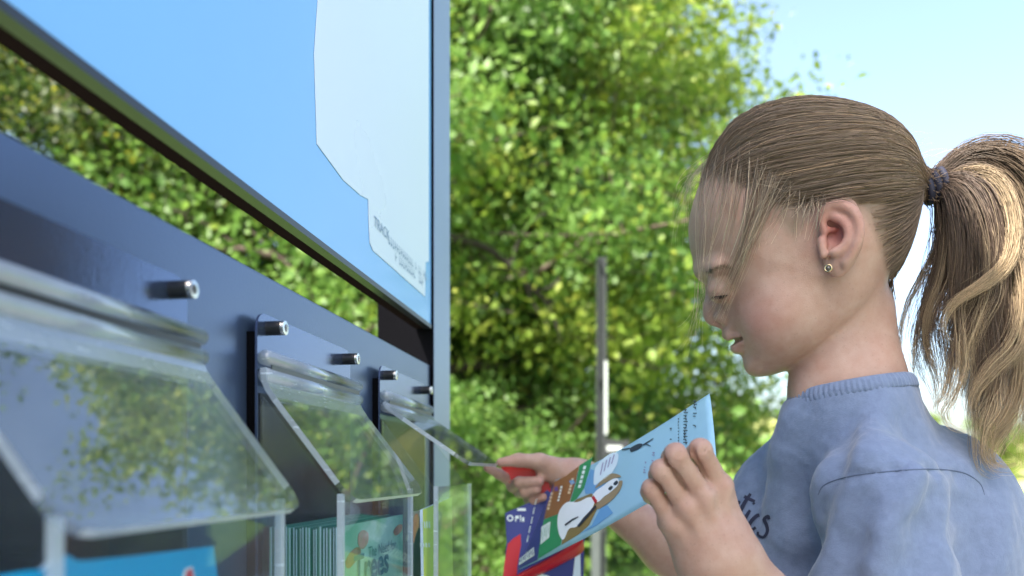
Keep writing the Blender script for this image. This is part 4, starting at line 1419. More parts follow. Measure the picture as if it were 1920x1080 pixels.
fold([(1660, 760), (1640, 800), (1632, 850)], -.003, [.004, .006, .005], .022, 1)
fold([(1600, 950), (1590, 1010), (1585, 1070)], .006, [.006, .008, .007], .020, -1)
fold([(1750, 930), (1740, 990), (1735, 1060)], .006, [.005, .008, .008], .020, -1)
sv, sq = surface(shirt_sdf, T0 + np.array([-.21, -.21, -.42]), T0 + np.array([.21, .21, .14]), .0026)
# small rumples
def vnoise(p, s, seed):
    r_ = np.random.default_rng(seed)
    out = np.zeros(len(p))
    for i in range(7):
        k = r_.normal(size=3); k /= np.linalg.norm(k)
        out += np.sin((p @ k) * s * r_.uniform(.6, 1.6) + r_.uniform(0, 6.28))
    return out / 7
amp = .0024 * vnoise(sv, 80, 3) + .0016 * vnoise(sv * np.array([1, 1, .45]), 190, 4) + .0006 * vnoise(sv, 420, 6)
_sh = fast_mesh('shirt', sv, sq, None, person, True)
nr = np.empty(len(sv) * 3, np.float32); _sh.data.vertices.foreach_get('normal', nr); nr = nr.reshape(-1, 3)
sv = sv + nr * amp[:, None]
_sh.data.vertices.foreach_set('co', sv.astype(np.float32).ravel()); _sh.data.update()
def cloth_mat(name, col, rib=False):
    m, nt, b = mat_new(name)
    tc = nt.nodes.new('ShaderNodeTexCoord')
    n = nt.nodes.new('ShaderNodeTexNoise'); n.inputs['Scale'].default_value = 170; n.inputs['Detail'].default_value = 8; n.inputs['Roughness'].default_value = .65
    nt.links.new(tc.outputs['Object'], n.inputs['Vector'])
    cr = nt.nodes.new('ShaderNodeValToRGB')
    cr.color_ramp.elements[0].position = .3; cr.color_ramp.elements[0].color = (*[c * .86 for c in col], 1)
    cr.color_ramp.elements[1].position = .72; cr.color_ramp.elements[1].color = (*[min(1, c * 1.08) for c in col], 1)
    nt.links.new(n.outputs['Fac'], cr.inputs[0]); nt.links.new(cr.outputs[0], b.inputs['Base Color'])
    b.inputs['Roughness'].default_value = .92; b.inputs['Specular IOR Level'].default_value = .15
    b.inputs['Sheen Weight'].default_value = .25; b.inputs['Sheen Roughness'].default_value = .5
    n2 = nt.nodes.new('ShaderNodeTexNoise'); n2.inputs['Scale'].default_value = 1100; n2.inputs['Detail'].default_value = 2
    nt.links.new(tc.outputs['Object'], n2.inputs['Vector'])
    bp = nt.nodes.new('ShaderNodeBump'); bp.inputs['Strength'].default_value = .5; bp.inputs['Distance'].default_value = .0006
    nt.links.new(n2.outputs['Fac'], bp.inputs['Height'])
    n4 = nt.nodes.new('ShaderNodeTexNoise'); n4.inputs['Scale'].default_value = 60; n4.inputs['Detail'].default_value = 4
    nt.links.new(tc.outputs['Object'], n4.inputs['Vector'])
    bp2 = nt.nodes.new('ShaderNodeBump'); bp2.inputs['Strength'].default_value = .35; bp2.inputs['Distance'].default_value = .004
    nt.links.new(n4.outputs['Fac'], bp2.inputs['Height']); nt.links.new(bp.outputs['Normal'], bp2.inputs['Normal'])
    nt.links.new(bp2.outputs['Normal'], b.inputs['Normal'])
    return m
M['shirt'] = cloth_mat('blue_grey_cotton', (.160, .203, .310))
_sh.data.materials.append(M['shirt'])
shirt = _sh
_bvh2 = BVHTree.FromPolygons([tuple(v) for v in sv], [tuple(int(i) for i in q) for q in sq])

# ribbed collar
def collar():
    n = 300
    V_, F_ = [], []
    rows = [(-.0065, .0034), (-.0050, .0044), (.0000, .0036), (.0030, .0022), (.0050, .0008), (.0054, -.0004), (.0030, -.0004), (-.003, .0004)]
    for j, (h, o) in enumerate(rows):
        for k in range(n):
            a = 2 * math.pi * k / n
            rib = .00035 * math.cos(k * math.pi) if 0 < j < 4 else 0
            rib = .0004 * (1 if (k // 2) % 2 else -1) if 0 < j < 4 else 0
            r_ = COLR - .0035 + o + rib
            V_.append(COLC + COLU * h + _ca * math.cos(a) * r_ + COLS * math.sin(a) * r_ * 1.02)
    m = len(rows)
    for j in range(m):
        for k in range(n):
            k2 = (k + 1) % n; j2 = (j + 1) % m
            F_.append((j * n + k, j * n + k2, j2 * n + k2, j2 * n + k))
    mesh('collar', V_, F_, M['shirt'], shirt, True)
collar()

# print on the chest, only its end shows past the hand
M['navy_print'] = plain('navy_print', (.018, .02, .05), .8)
def stroke(pts, w, name='lettering'):
    pts = catmull(pts, 6)
    vs, fs = [], []
    m = len(pts)
    for i in range(m):
        t = pts[min(i + 1, m - 1)] - pts[max(i - 1, 0)]; t = t / (np.hypot(*t) + 1e-9)
        nn = np.array([-t[1], t[0]])
        ww = w * (.72 + .28 * math.sin(math.pi * min(1, .15 + i / m)))
        for s in (-1, 1):
            q = pts[i] + nn * ww * s
            h = on_shirt(q[0], q[1], .0006, _bvh2)
            if h is None: return
            vs.append(h)
        if i: fs.append((2 * i - 2, 2 * i - 1, 2 * i + 1, 2 * i))
    mesh(name, vs, fs, M['navy_print'], shirt)
stroke([(1380, 976), (1390, 956), (1400, 938), (1408, 926)], 3.8)       # t stem
stroke([(1396, 931), (1405, 936), (1416, 941)], 3.4)
stroke([(1391, 984), (1399, 970), (1407, 957)], 3.6)                    # i
stroke([(1412, 946), (1416, 943)], 2.2)
stroke([(1425, 966), (1419, 968), (1409, 978), (1404, 990), (1409, 994), (1418, 989)], 3.6)   # c
stroke([(1443, 974), (1441, 968), (1434, 974), (1438, 984), (1440, 996), (1433, 1007), (1423, 1004), (1422, 997)], 3.2)  # s
stroke([(1374, 962), (1382, 948), (1388, 940)], 3.4)
stroke([(1369, 912), (1374, 903)], 2.4)

# seam line of the sleeve
def seam(pxs, name='seam'):
    pts = [on_shirt(x, y, .0001, _bvh2) for x, y in catmull(pxs, 8)]
    pts = [q for q in pts if q is not None]
    M.setdefault('seam', plain('seam_thread', (.085, .11, .18), .9))
    v, f = tube_geo(pts, list(.00048 * np.sin(np.linspace(.15, math.pi - .15, len(pts))) ** .5), 5)
    mesh(name, v, f, M['seam'], shirt, True)
seam([(1534, 928), (1548, 908), (1600, 892), (1680, 883), (1750, 880), (1805, 886), (1836, 905), (1846, 928)])

# shorts and shoes, below the picture
M['shorts'] = plain('dark_shorts_cloth', (.03, .035, .05), .9, noise=.2, scale=60)
M['shoe'] = plain('shoe_canvas', (.4, .4, .42), .8, noise=.1, scale=60)
def shorts_sdf(p):
    d = ellip(p, HIP + np.array([0, 0, .03]), (.090, .120, .09), TAX)
    for s in (-1, 1):
        hp = HIP + TL * .06 * s
        d = smin(d, cone(p, hp, hp + np.array([0, 0, -.16]), .075, .080), .02)
    d = smax(d, (HIP[2] - .15) - p[:, 2], .004)
    return d
v, q = surface(shorts_sdf, HIP - np.array([.18, .18, .20]), HIP + np.array([.18, .18, .16]), .007)
fast_mesh('shorts', v, q, M['shorts'], person, True)
for s in (-1, 1):
    an = HIP + TL * .058 * s
    def shoe_sdf(p, an=an):
        c = np.array([an[0], an[1], .05])
        d = ellip(p, c + TF * .045, (.095, .038, .036), TAX)
        d = smin(d, ellip(p, c - TF * .006 + np.array([0, 0, .022]), (.042, .034, .045), TAX), .02)
        return smax(d, .0125 - p[:, 2], .004)
    v, q = surface(shoe_sdf, np.array([an[0] - .16, an[1] - .16, -.01]), np.array([an[0] + .16, an[1] + .16, .14]), .005)
    fast_mesh('shoe', v, q, M['shoe'], person, True)

# ------------------------------------------------------------------ hair
hrng = np.random.default_rng(77)
def strands(name, paths, rad, cols, parent, mat, taper=True):
    """paths (S,K,3): thin three-sided tubes"""
    S_, K_, _ = paths.shape
    t = np.gradient(paths, axis=1); t /= np.linalg.norm(t, axis=2, keepdims=True) + 1e-12
    ref = hrng.normal(size=(S_, 1, 3)) + np.zeros((S_, K_, 3))
    s = np.cross(t, ref); s /= np.linalg.norm(s, axis=2, keepdims=True) + 1e-12
    u = np.cross(t, s)
    rr = np.asarray(rad).reshape(S_, 1) * (np.linspace(1, .25, K_) if taper else np.ones(K_))[None]
    V_ = []
    for k in range(3):
        a = 2 * math.pi * k / 3
        V_.append(paths + rr[..., None] * (math.cos(a) * s + math.sin(a) * u))
    V_ = np.stack(V_, 2).reshape(-1, 3)
    si = np.arange(S_)[:, None, None]; ki = np.arange(K_ - 1)[None, :, None]; ci = np.arange(3)[None, None, :]
    b0 = (si * K_ + ki) * 3
    q = np.stack([b0 + ci, b0 + (ci + 1) % 3, b0 + 3 + (ci + 1) % 3, b0 + 3 + ci], -1).reshape(-1, 4)
    o = fast_mesh(name, V_, q, mat, parent, True)
    point_colour(o.data, np.repeat(cols.reshape(S_ * K_, 3), 3, 0))
    return o
def hair_mat(name):
    m = attr_mat(name, .46, .35)
    nt = m.node_tree; b = nt.nodes['Principled BSDF']; out = [n for n in nt.nodes if n.type == 'OUTPUT_MATERIAL'][0]
    at = [n for n in nt.nodes if n.type == 'ATTRIBUTE'][0]
    tl = nt.nodes.new('ShaderNodeBsdfTranslucent'); nt.links.new(at.outputs['Color'], tl.inputs[0])
    mx = nt.nodes.new('ShaderNodeMixShader'); mx.inputs[0].default_value = .35
    nt.links.new(b.outputs[0], mx.inputs[1]); nt.links.new(tl.outputs[0], mx.inputs[2]); nt.links.new(mx.outputs[0], out.inputs[0])
    return m
M['hair'] = hair_mat('hair')
def hair_cols(n, k, root, tip, var=.22, power=1.0):
    w = np.linspace(0, 1, k)[None, :, None] ** power
    c = np.array(root) * (1 - w) + np.array(tip) * w
    v = np.exp(hrng.normal(0, var, (n, 1, 1)))
    return np.clip(c * v, 0, .9) + np.zeros((n, k, 3))

TIE = head_pt(1748, 350, .004)
CEN = HW(-.005, .035, 0)
def drape(dirs, off):
    """march from outside along dirs to the given height over the head"""
    sh = dirs.shape[:-1]
    D = dirs.reshape(-1, 3); O = off.reshape(-1)
    r_ = np.full(len(D), .17)
    for _ in range(9):
        p = CEN + D * r_[:, None]
        d = head_sdf(p.astype(np.float32))
        r_ = np.clip(r_ - (d - O) * .9, .03, .25)
    return (CEN + D * r_[:, None]).reshape(*sh, 3)
def scalp_hair(n, K_, lay):
    cand = np.where(hair_in)[0]
    pick = hrng.choice(cand, n)
    root = hv[pick] + hrng.normal(0, .0006, (n, 3))
    d0 = root - CEN; d0 /= np.linalg.norm(d0, axis=1, keepdims=True)
    d1 = TIE - CEN; d1 = d1 / np.linalg.norm(d1)
    d1 = d1 + hrng.normal(0, .035, (n, 3)); d1 /= np.linalg.norm(d1, axis=1, keepdims=True)
    om = np.arccos(np.clip((d0 * d1).sum(1), -.999, .999))[:, None, None]
    t = np.linspace(0, 1, K_)[None, :, None]
    dd = (np.sin((1 - t) * om) * d0[:, None] + np.sin(t * om) * d1[:, None]) / np.sin(om)
    wob = hrng.normal(0, .016, (n, 1, 3)) * np.sin(t * math.pi)
    dd = dd + wob; dd /= np.linalg.norm(dd, axis=2, keepdims=True)
    tt = t[..., 0]
    off = .0006 + lay * hrng.uniform(.1, 1, (n, 1)) * np.clip(tt * 5, 0, 1) + .002 * np.sin(tt * math.pi)
    p = drape(dd, off)
    w = np.clip((t - .72) / .28, 0, 1) ** 2
    end = TIE + hrng.normal(0, .0045, (n, 1, 3)) * np.array([.5, 1, 1])
    return p * (1 - w) + end * w
hair = empty('hair', tuple(np.array(TIE) - np.array(person.location)), person)
n1 = 8800
pp = scalp_hair(n1, 12, .0034)
EARC = (1578, 442)
_ppx = to_px(pp); _pl = head_fu(pp)[..., 2]
_over = ((((_ppx[..., 0] - EARC[0]) / 47) ** 2 + ((_ppx[..., 1] - EARC[1]) / 70) ** 2) < 1) & (_pl > .02)
pp = pp[~_over.any(1)]
n1 = len(pp)
hc = hair_cols(n1, 12, (.30, .212, .150), (.34, .245, .170), .15)
lightm = hrng.uniform(0, 1, n1) < .16
hc[lightm] = np.clip(hc[lightm] * np.array([1.75, 1.7, 1.6]), 0, .8)
strands('swept_back_hair', pp, np.where(lightm, .00016, .00022), hc, hair, M['hair'], False)

# hair tie
def torus(name, c, ax, R_, r_, mat, parent, n=28, m=8):
    ax = np.asarray(ax, float); ax /= np.linalg.norm(ax)
    s = np.cross(ax, [0.2, .9, .1]); s /= np.linalg.norm(s); u = np.cross(ax, s)
    V_, F_ = [], []
    for i in range(n):
        a = 2 * math.pi * i / n; rd = math.cos(a) * s + math.sin(a) * u
        for j in range(m):
            b = 2 * math.pi * j / m
            V_.append(np.asarray(c) + rd * (R_ + r_ * math.cos(b)) + ax * r_ * math.sin(b))
    for i in range(n):
        for j in range(m):
            F_.append((i * m + j, ((i + 1) % n) * m + j, ((i + 1) % n) * m + (j + 1) % m, i * m + (j + 1) % m))
    return mesh(name, V_, F_, mat, parent, True)
M['tie'] = plain('dark_hair_elastic', (.02, .02, .04), .7)
tdir = head_pt(1775, 338, 0) - head_pt(1735, 352, 0)
for dx in (-.004, .0015, .007):
    torus('hair_tie', np.array(TIE) + tdir / np.linalg.norm(tdir) * dx, tdir, .0105, .0028, M['tie'], hair)

def bundle(guide, n, K_, spread, wave, root, tip, var=.25, rad=.00034, ls=1.0, power=1.0, lightshare=.0, end_spread=1.0, start=.004):
    g = catmull([head_pt(a, b, c) for a, b, c in guide], 8)
    s = np.r_[0, np.cumsum(np.linalg.norm(np.diff(g, axis=0), axis=1))]; s /= s[-1]
    t = np.linspace(0, 1, K_)
    G = np.stack([np.interp(t, s, g[:, i]) for i in range(3)], 1)
    tang = np.gradient(G, axis=0); tang /= np.linalg.norm(tang, axis=1, keepdims=True)
    sv_ = np.cross(tang, HL); sv_ /= np.linalg.norm(sv_, axis=1, keepdims=True)
    lv_ = np.cross(sv_, tang)
    o = hrng.normal(size=(n, 2)); o /= np.linalg.norm(o, axis=1, keepdims=True); o *= hrng.uniform(0, 1, (n, 1)) ** .6
    env = np.interp(t, [0, .25, .7, 1], [start / spread, .9, 1.0, end_spread * .8])
    ph = hrng.uniform(0, 6.28, (n, 1)); fr = hrng.uniform(.7, 1.4, (n, 1))
    a = o[:, :1] * spread * env[None] + wave * np.sin(t[None] * 9 * fr + ph) * np.clip(t * 2, 0, 1)[None] * .5
    b = o[:, 1:] * spread * ls * env[None] + wave * np.cos(t[None] * 8 * fr + ph * 1.7) * np.clip(t * 2, 0, 1)[None]
    ln = hrng.uniform(.8, 1.04, (n, 1))
    path = G[None] + a[..., None] * sv_[None] + b[..., None] * lv_[None]
    c = hair_cols(n, K_, root, tip, var, power)
    if lightshare:
        lm = hrng.uniform(0, 1, n) < lightshare
        c[lm] = np.clip(c[lm] * np.array([2.0, 1.9, 1.75]), 0, .85)
    return path, np.full(n, rad) * hrng.uniform(.7, 1.3, n), c
DK, MD, BL = (.12, .083, .064), (.23, .162, .112), (.50, .37, .22)
T_ = (1752, 348, .002)
guides = [
    ([T_, (1815, 294, .0), (1900, 305, .0), (1972, 390, -.003), (2004, 520, -.006), (2008, 660, -.008), (1994, 790, -.008), (1966, 890, -.008)], 420, .0150, .006, DK, BL),
    ([T_, (1800, 303, .0), (1872, 312, .0), (1935, 385, -.004), (1962, 500, -.008), (1968, 640, -.010), (1955, 770, -.010), (1935, 880, -.01)], 560, .0150, .005, DK, BL),
    ([T_, (1795, 318, .0), (1850, 326, .0), (1895, 390, -.005), (1920, 500, -.01), (1930, 620, -.01), (1925, 740, -.012), (1905, 850, -.01)], 620, .0135, .004, DK, BL),
    ([T_, (1800, 330, .008), (1850, 370, .012), (1878, 460, .014), (1885, 560, .012), (1880, 650, .010), (1865, 740, .010), (1880, 840, .008)], 620, .0135, .004, DK, MD),
    ([T_, (1795, 345, .012), (1830, 400, .018), (1845, 500, .018), (1838, 600, .016), (1845, 700, .014), (1850, 790, .012), (1870, 860, .01)], 560, .0130, .004, DK, MD),
    ([T_, (1785, 360, .010), (1805, 430, .014), (1812, 530, .012), (1800, 620, .010), (1800, 700, .008), (1812, 770, .006)], 480, .0115, .004, DK, MD),
    ([T_, (1775, 372, .004), (1784, 440, .006), (1772, 530, .004), (1752, 610, .002), (1752, 690, .0), (1765, 755, .0)], 360, .0095, .003, DK, MD),
    ([T_, (1800, 345, -.014), (1845, 420, -.022), (1860, 540, -.024), (1850, 660, -.024), (1850, 770, -.022), (1880, 850, -.02)], 420, .0140, .004, DK, MD),
    ([T_, (1772, 380, .0), (1768, 440, .0), (1728, 524, .002), (1700, 575, .004), (1690, 630, .004), (1700, 690, .002), (1722, 730, .0)], 60, .0050, .002, DK, (.42, .31, .17)),
    ([T_, (1776, 390, .0), (1770, 470, .0), (1738, 545, .0), (1722, 620, .0), (1716, 690, .0), (1730, 735, .0)], 70, .0050, .002, DK, MD),
]
allp, allr, allc = [], [], []
def locks(guide, n_lock, per, off, lock_r, wave, c0, c1, power=1.3, start=.004, K_=20, blond=.25, ls=1.2):
    """a lock of hair is a small bundle of its own; many locks make the mass"""
    g = catmull([head_pt(a, b, c) for a, b, c in guide], 8)
    s = np.r_[0, np.cumsum(np.linalg.norm(np.diff(g, axis=0), axis=1))]; s /= s[-1]
    for _ in range(n_lock):
        L_ = hrng.uniform(.80, 1.05)
        t = np.linspace(0, 1, K_)
        ts = np.clip(t * L_, 0, 1)
        G = np.stack([np.interp(ts, s, g[:, i]) for i in range(3)], 1)
        over = np.clip(t * L_ - 1, 0, None)[:, None]
        G = G + over * (g[-1] - g[-6])[None] * 4
        tang = np.gradient(G, axis=0); tang /= np.linalg.norm(tang, axis=1, keepdims=True) + 1e-9
        sv_ = np.cross(tang, HL); sv_ /= np.linalg.norm(sv_, axis=1, keepdims=True) + 1e-9
        lv_ = np.cross(sv_, tang)
        o = hrng.normal(size=2); o = o / np.linalg.norm(o) * hrng.uniform(0, 1) ** .55
        env = np.interp(t, [0, .25, .7, 1], [start / max(off, 1e-4), .9, 1.0, .95])
        ph = hrng.uniform(0, 6.28); fr = hrng.uniform(9, 15)
        grow_ = np.clip((t - .15) * 1.4, 0, 1) ** 1.3
        ga = o[0] * off * env + wave * np.sin(t * fr + ph) * grow_
        gb = o[1] * off * ls * env + wave * .9 * np.cos(t * fr + ph) * grow_
        n = int(per * hrng.uniform(.6, 1.4))
        q = hrng.normal(size=(n, 2)) * .5
        le = np.interp(t, [0, .3, .75, 1], [.7, 1.0, .85, .35])
        jit = hrng.normal(0, .0009, (n, 2))
        sa = ga[None] + (q[:, :1] * lock_r) * le[None] + jit[:, :1] * np.sin(t * 12)[None]
        sb = gb[None] + (q[:, 1:] * lock_r) * le[None] + jit[:, 1:] * np.cos(t * 10)[None]
        path = G[None] + sa[..., None] * sv_[None] + sb[..., None] * lv_[None]
        # strands of a lock end at different lengths
        fl = hrng.uniform(.72, 1.0, (n, 1)) * (K_ - 1) * t[None]
        i0 = np.clip(fl.astype(int), 0, K_ - 2); fr_ = (fl - i0)[..., None]
        rr_ = np.arange(n)[:, None]
        path = path[rr_, i0] * (1 - fr_) + path[rr_, i0 + 1] * fr_
        k = hrng.uniform(.75, 1.2)
        tip = np.array(c1) * k
        if hrng.uniform() < blond: tip = np.array((.62, .47, .29)) * hrng.uniform(.8, 1.1)
        c = hair_cols(n, K_, np.array(c0) * hrng.uniform(.8, 1.25), tip, .20, power)
        allp.append(path); allr.append(np.full(n, .00023) * hrng.uniform(.7, 1.3, n)); allc.append(c)
for i, (g_, n_, sp_, wv_, c0_, c1_) in enumerate(guides):
    thin = n_ < 100
    locks(g_, max(4, n_ // 26), 42 if not thin else 16, sp_ * (1.0 if not thin else .8), .0052 if not thin else .0018, .0046 if not thin else .0015, c0_, c1_, 1.3, blond=.36 if i in (0, 1, 2, 3) else .18)
# blond ringlets over the dark mass
curls = [
    ([T_, (1830, 322, .014), (1880, 350, .020), (1903, 420, .026), (1888, 492, .030), (1842, 540, .032), (1795, 572, .032), (1770, 612, .031), (1781, 640, .030), (1812, 648, .026)], 4, 34, .0050),
    ([(1885, 420, .014), (1912, 500, .020), (1918, 580, .024), (1900, 650, .028), (1858, 692, .030), (1826, 740, .031), (1826, 785, .031), (1858, 812, .029), (1895, 802, .026)], 5, 34, .0055),
    ([(1900, 580, .012), (1915, 660, .018), (1910, 730, .022), (1886, 790, .026), (1856, 830, .028), (1850, 866, .028), (1880, 888, .026), (1918, 876, .022)], 5, 34, .0060),
    ([(1915, 360, -.004), (1940, 440, -.004), (1950, 540, -.004), (1938, 640, .0), (1908, 700, .008), (1880, 760, .016), (1880, 820, .02), (1912, 846, .02)], 5, 34, .0060),
    ([(1800, 560, .018), (1806, 640, .024), (1808, 700, .026), (1790, 745, .028), (1772, 775, .028), (1788, 796, .026), (1822, 800, .024)], 3, 26, .0040),
    ([(1870, 700, .022), (1858, 760, .026), (1842, 800, .028), (1838, 848, .028), (1862, 880, .026), (1896, 876, .024)], 4, 28, .0050),
    ([(1790, 640, .014), (1786, 700, .018), (1772, 735, .02), (1760, 760, .02), (1772, 778, .02)], 2, 26, .0034),
    ([(1820, 380, .020), (1856, 460, .024), (1862, 540, .026), (1838, 610, .028), (1822, 660, .028), (1836, 705, .027), (1862, 716, .024)], 3, 26, .0045),
]
for g_, n_, per_, off_ in curls:
    locks(g_, n_, per_, off_, .0056, .0016, MD, (.64, .49, .30), .5, off_ * .5, 20, .4, .8)
strands('ponytail', np.concatenate(allp), np.concatenate(allr), np.concatenate(allc), hair, M['hair'])

# loose wisps hanging over temple, brow and eye
def wisps():
    P_, Rr_, C_ = [], [], []
    K_ = 18
    specs = []
    def lock(x0, y0, x1, y1, bow, n, w0, w1):
        for _ in range(int(n * .6)):
            specs.append((x0 + hrng.normal(0, w0 * .8), y0 - hrng.uniform(0, 60), x1 + hrng.normal(0, w1 * .7), y1 + hrng.normal(0, 14), bow + hrng.normal(0, 3)))
    # fine veil from the hairline
    for _ in range(25):
        x0 = hrng.uniform(1308, 1500); y0 = 322 + max(0, (x0 - 1400)) * .5 - hrng.uniform(0, 45)
        f = (x0 - 1312) / 190
        specs.append((x0, y0, 1322 + f * 150 + hrng.normal(0, 16) - hrng.uniform(0, 40) * f, hrng.uniform(380, 520) - f * 60, hrng.normal(0, 10)))
    # locks that sweep down over temple and eye, meeting near the lid
    for q in ((1420, 318, 1334, 560, 16, 14, 6, 3), (1450, 330, 1356, 560, 4, 14, 6, 3), (1476, 348, 1392, 486, -6, 14, 5, 3), (1364, 322, 1326, 500, 2, 12, 6, 4), (1410, 318, 1336, 590, 22, 12, 9, 4), (1440, 318, 1344, 575, 10, 12, 9, 5), (1385, 322, 1330, 560, 6, 10, 8, 5), (1460, 325, 1352, 598, -4, 10, 8, 4),
              (1425, 320, 1362, 585, 26, 9, 7, 5), (1350, 326, 1318, 520, -8, 10, 8, 6), (1330, 330, 1306, 470, -6, 8, 6, 5), (1395, 320, 1375, 470, 8, 8, 8, 7),
              (1468, 345, 1402, 470, -8, 14, 8, 6), (1482, 352, 1416, 452, -10, 12, 7, 6), (1455, 345, 1388, 505, -4, 10, 7, 5), (1500, 365, 1440, 440, -6, 10, 7, 8),
              (1432, 320, 1408, 400, 0, 9, 12, 8), (1372, 322, 1348, 450, 4, 9, 9, 6), (1318, 340, 1312, 540, -10, 6, 5, 4)):
        lock(*q)
    for _ in range(34):     # in front of the ear
        x0 = hrng.uniform(1490, 1548); specs.append((x0, hrng.normal(362, 6), x0 - hrng.uniform(0, 26), hrng.uniform(395, 455), hrng.normal(0, 6)))
    for (x0, y0, x1, y1, bow) in specs:
        t = np.linspace(0, 1, K_)
        x = x0 + (x1 - x0) * t ** 1.15 + bow * np.sin(t * math.pi) + hrng.normal(0, 2.0) * np.sin(t * 7)
        y = y0 + (y1 - y0) * t
        # height over the skin on her left side
        l_ = np.full(K_, .075)
        pts = np.array([head_pt(a, b, .08) for a, b in zip(x, y)])
        d_ = np.array([(q - np.array([0, 0, ZC])) for q in pts]); d_ /= np.linalg.norm(d_, axis=1, keepdims=True)
        P_.append(np.stack([pts, d_], 0)); Rr_.append(hrng.uniform(.00018, .00042))
        C_.append(None)
    A = np.array(P_)
    pts, dr = A[:, 0].reshape(-1, 3), A[:, 1].reshape(-1, 3)
    S_ = len(specs)
    offs = np.repeat(hrng.uniform(.001, .007, (S_, 1)), K_, 1)
    offs = offs * np.linspace(.4, 1.4, K_)[None]
    pos = pts - dr * .04
    tt = np.zeros(len(pos))
    O = offs.reshape(-1)
    for _ in range(30):
        d = head_sdf((pos + dr * tt[:, None]).astype(np.float32)) - O
        tt = np.minimum(tt + np.clip(d, -.01, .02) * .8, .108)
    hit = (pos + dr * tt[:, None]).reshape(S_, K_, 3)
    # keep depth smooth along each strand
    for _ in range(6):
        hit[:, 1:-1] = hit[:, 1:-1] * .4 + .3 * (hit[:, :-2] + hit[:, 2:])
    c = hair_cols(S_, K_, (.27, .195, .14), (.66, .52, .37), .28, .9)
    strands('face_wisps', hit, np.array(Rr_), c, hair, M['hair'])
wisps()
# flyaways in front of the forehead and off the crown
def flyaways():
    K_ = 16
    out = []
    for _ in range(60):
        x0, y0 = hrng.uniform(1318, 1345), hrng.uniform(285, 345)
        x1, y1 = hrng.uniform(1255, 1305), hrng.uniform(350, 470)
        c = (hrng.uniform(1262, 1296), hrng.uniform(290, 350))
        t = np.linspace(0, 1, K_)[:, None]
        q = (1 - t) ** 2 * np.array([x0, y0]) + 2 * t * (1 - t) * np.array(c) + t * t * np.array([x1, y1])
        lz = hrng.uniform(-.02, .035)
        out.append([head_pt(a, b, lz) for a, b in q])
    for _ in range(16):
        t = np.linspace(0, 1, K_)[:, None]
        s = np.array([hrng.uniform(1300, 1330), hrng.uniform(470, 540)]); e = np.array([hrng.uniform(1262, 1318), hrng.uniform(610, 680)])
        c = np.array([hrng.uniform(1300, 1326), hrng.uniform(560, 640)])
        q = (1 - t) ** 2 * s + 2 * t * (1 - t) * c + t * t * e
        lz = hrng.uniform(.02, .04)
        out.append([head_pt(a, b, lz) for a, b in q])
    for _ in range(110):
        x0 = hrng.uniform(1330, 1720); y0 = 240 + abs(x0 - 1520) ** 2 * .0018
        t = np.linspace(0, 1, K_)[:, None]
        s = np.array([x0, y0 + 10]); e = np.array([x0 + hrng.uniform(20, 90), y0 - hrng.uniform(5, 34)]); c = (s + e) / 2 + np.array([0, -22])
        q = (1 - t) ** 2 * s + 2 * t * (1 - t) * c + t * t * e
        lz = hrng.uniform(-.02, .03)
        out.append([head_pt(a, b, lz) for a, b in q])
    A = np.array(out)
    strands('flyaway_hair', A, np.full(len(A), .00013), hair_cols(len(A), K_, (.45, .36, .25), (.66, .56, .42), .2), hair, M['hair'])
flyaways()

# lashes and brow
def brow():
    paths = []
    K_ = 6
    for _ in range(70):      # brow
        t0 = hrng.uniform(0, 1)
        x = 1322 + 46 * t0; y = 511 - 12 * math.sin(t0 * 2.2) + hrng.normal(0, 2)
        q = [(x + 9 * k / 5, y + 2 * k / 5 + 2 * t0 * k / 5) for k in range(K_)]
        paths.append(('b', q))
    for _ in range(40):      # lashes of the lowered lid
        t0 = hrng.uniform(0, 1)
        x = 1338 + 28 * t0; y = 556 - 3 * t0
        q = [(x - 8 * k / 5, y + 7 * (k / 5) ** 1.5) for k in range(K_)]
        paths.append(('l', q))
    pts = np.array([[head_pt(a, b, .07) for a, b in q] for _, q in paths])
    dr = pts - np.array([0, 0, ZC]); dr /= np.linalg.norm(dr, axis=2, keepdims=True)
    pos = (pts - dr * .03).reshape(-1, 3); D = dr.reshape(-1, 3); tt = np.zeros(len(pos))
    for _ in range(30):
        d = head_sdf((pos + D * tt[:, None]).astype(np.float32)) - .0006
        tt = np.minimum(tt + np.clip(d, -.01, .02) * .8, .09)
    P_ = (pos + D * tt[:, None]).reshape(len(paths), K_, 3)
    il = np.array([k == 'l' for k, _ in paths])
    # a lash stands free: keep the depth of its root
    for i in np.where(il)[0]:
        a = P_[i, 0]
        dd = pts[i] - np.array([0, 0, ZC])
        t = ((a - np.array([0, 0, ZC])) @ HL) / (dd @ HL)
        P_[i] = np.array([0, 0, ZC]) + dd * t[:, None]
    c = hair_cols(len(paths), K_, (.22, .15, .10), (.26, .18, .12), .2)
    c[il] = np.array([.03, .02, .018])
    strands('brow_and_lashes', P_, np.where(il, .00022, .00020), c, hair, M['hair'])
brow()

# ear stud
M['gold'] = plain('brass_stud', (.55, .42, .24), .25, 1.0)
M['gem'] = plain('dark_stone', (.06, .05, .04), .1, 0, .8)
es = head_pt(1553, 503, .0765)
st = torus('ear_stud', es, HL + HF * .3, .0023, .0007, M['gold'], person, 20, 6)
bm = bmesh.new(); bmesh.ops.create_icosphere(bm, subdivisions=2, radius=.0019)
for v_ in bm.verts: v_.co = v_.co + V3(es)
bm_obj('stone', bm, M['gem'], st, False)
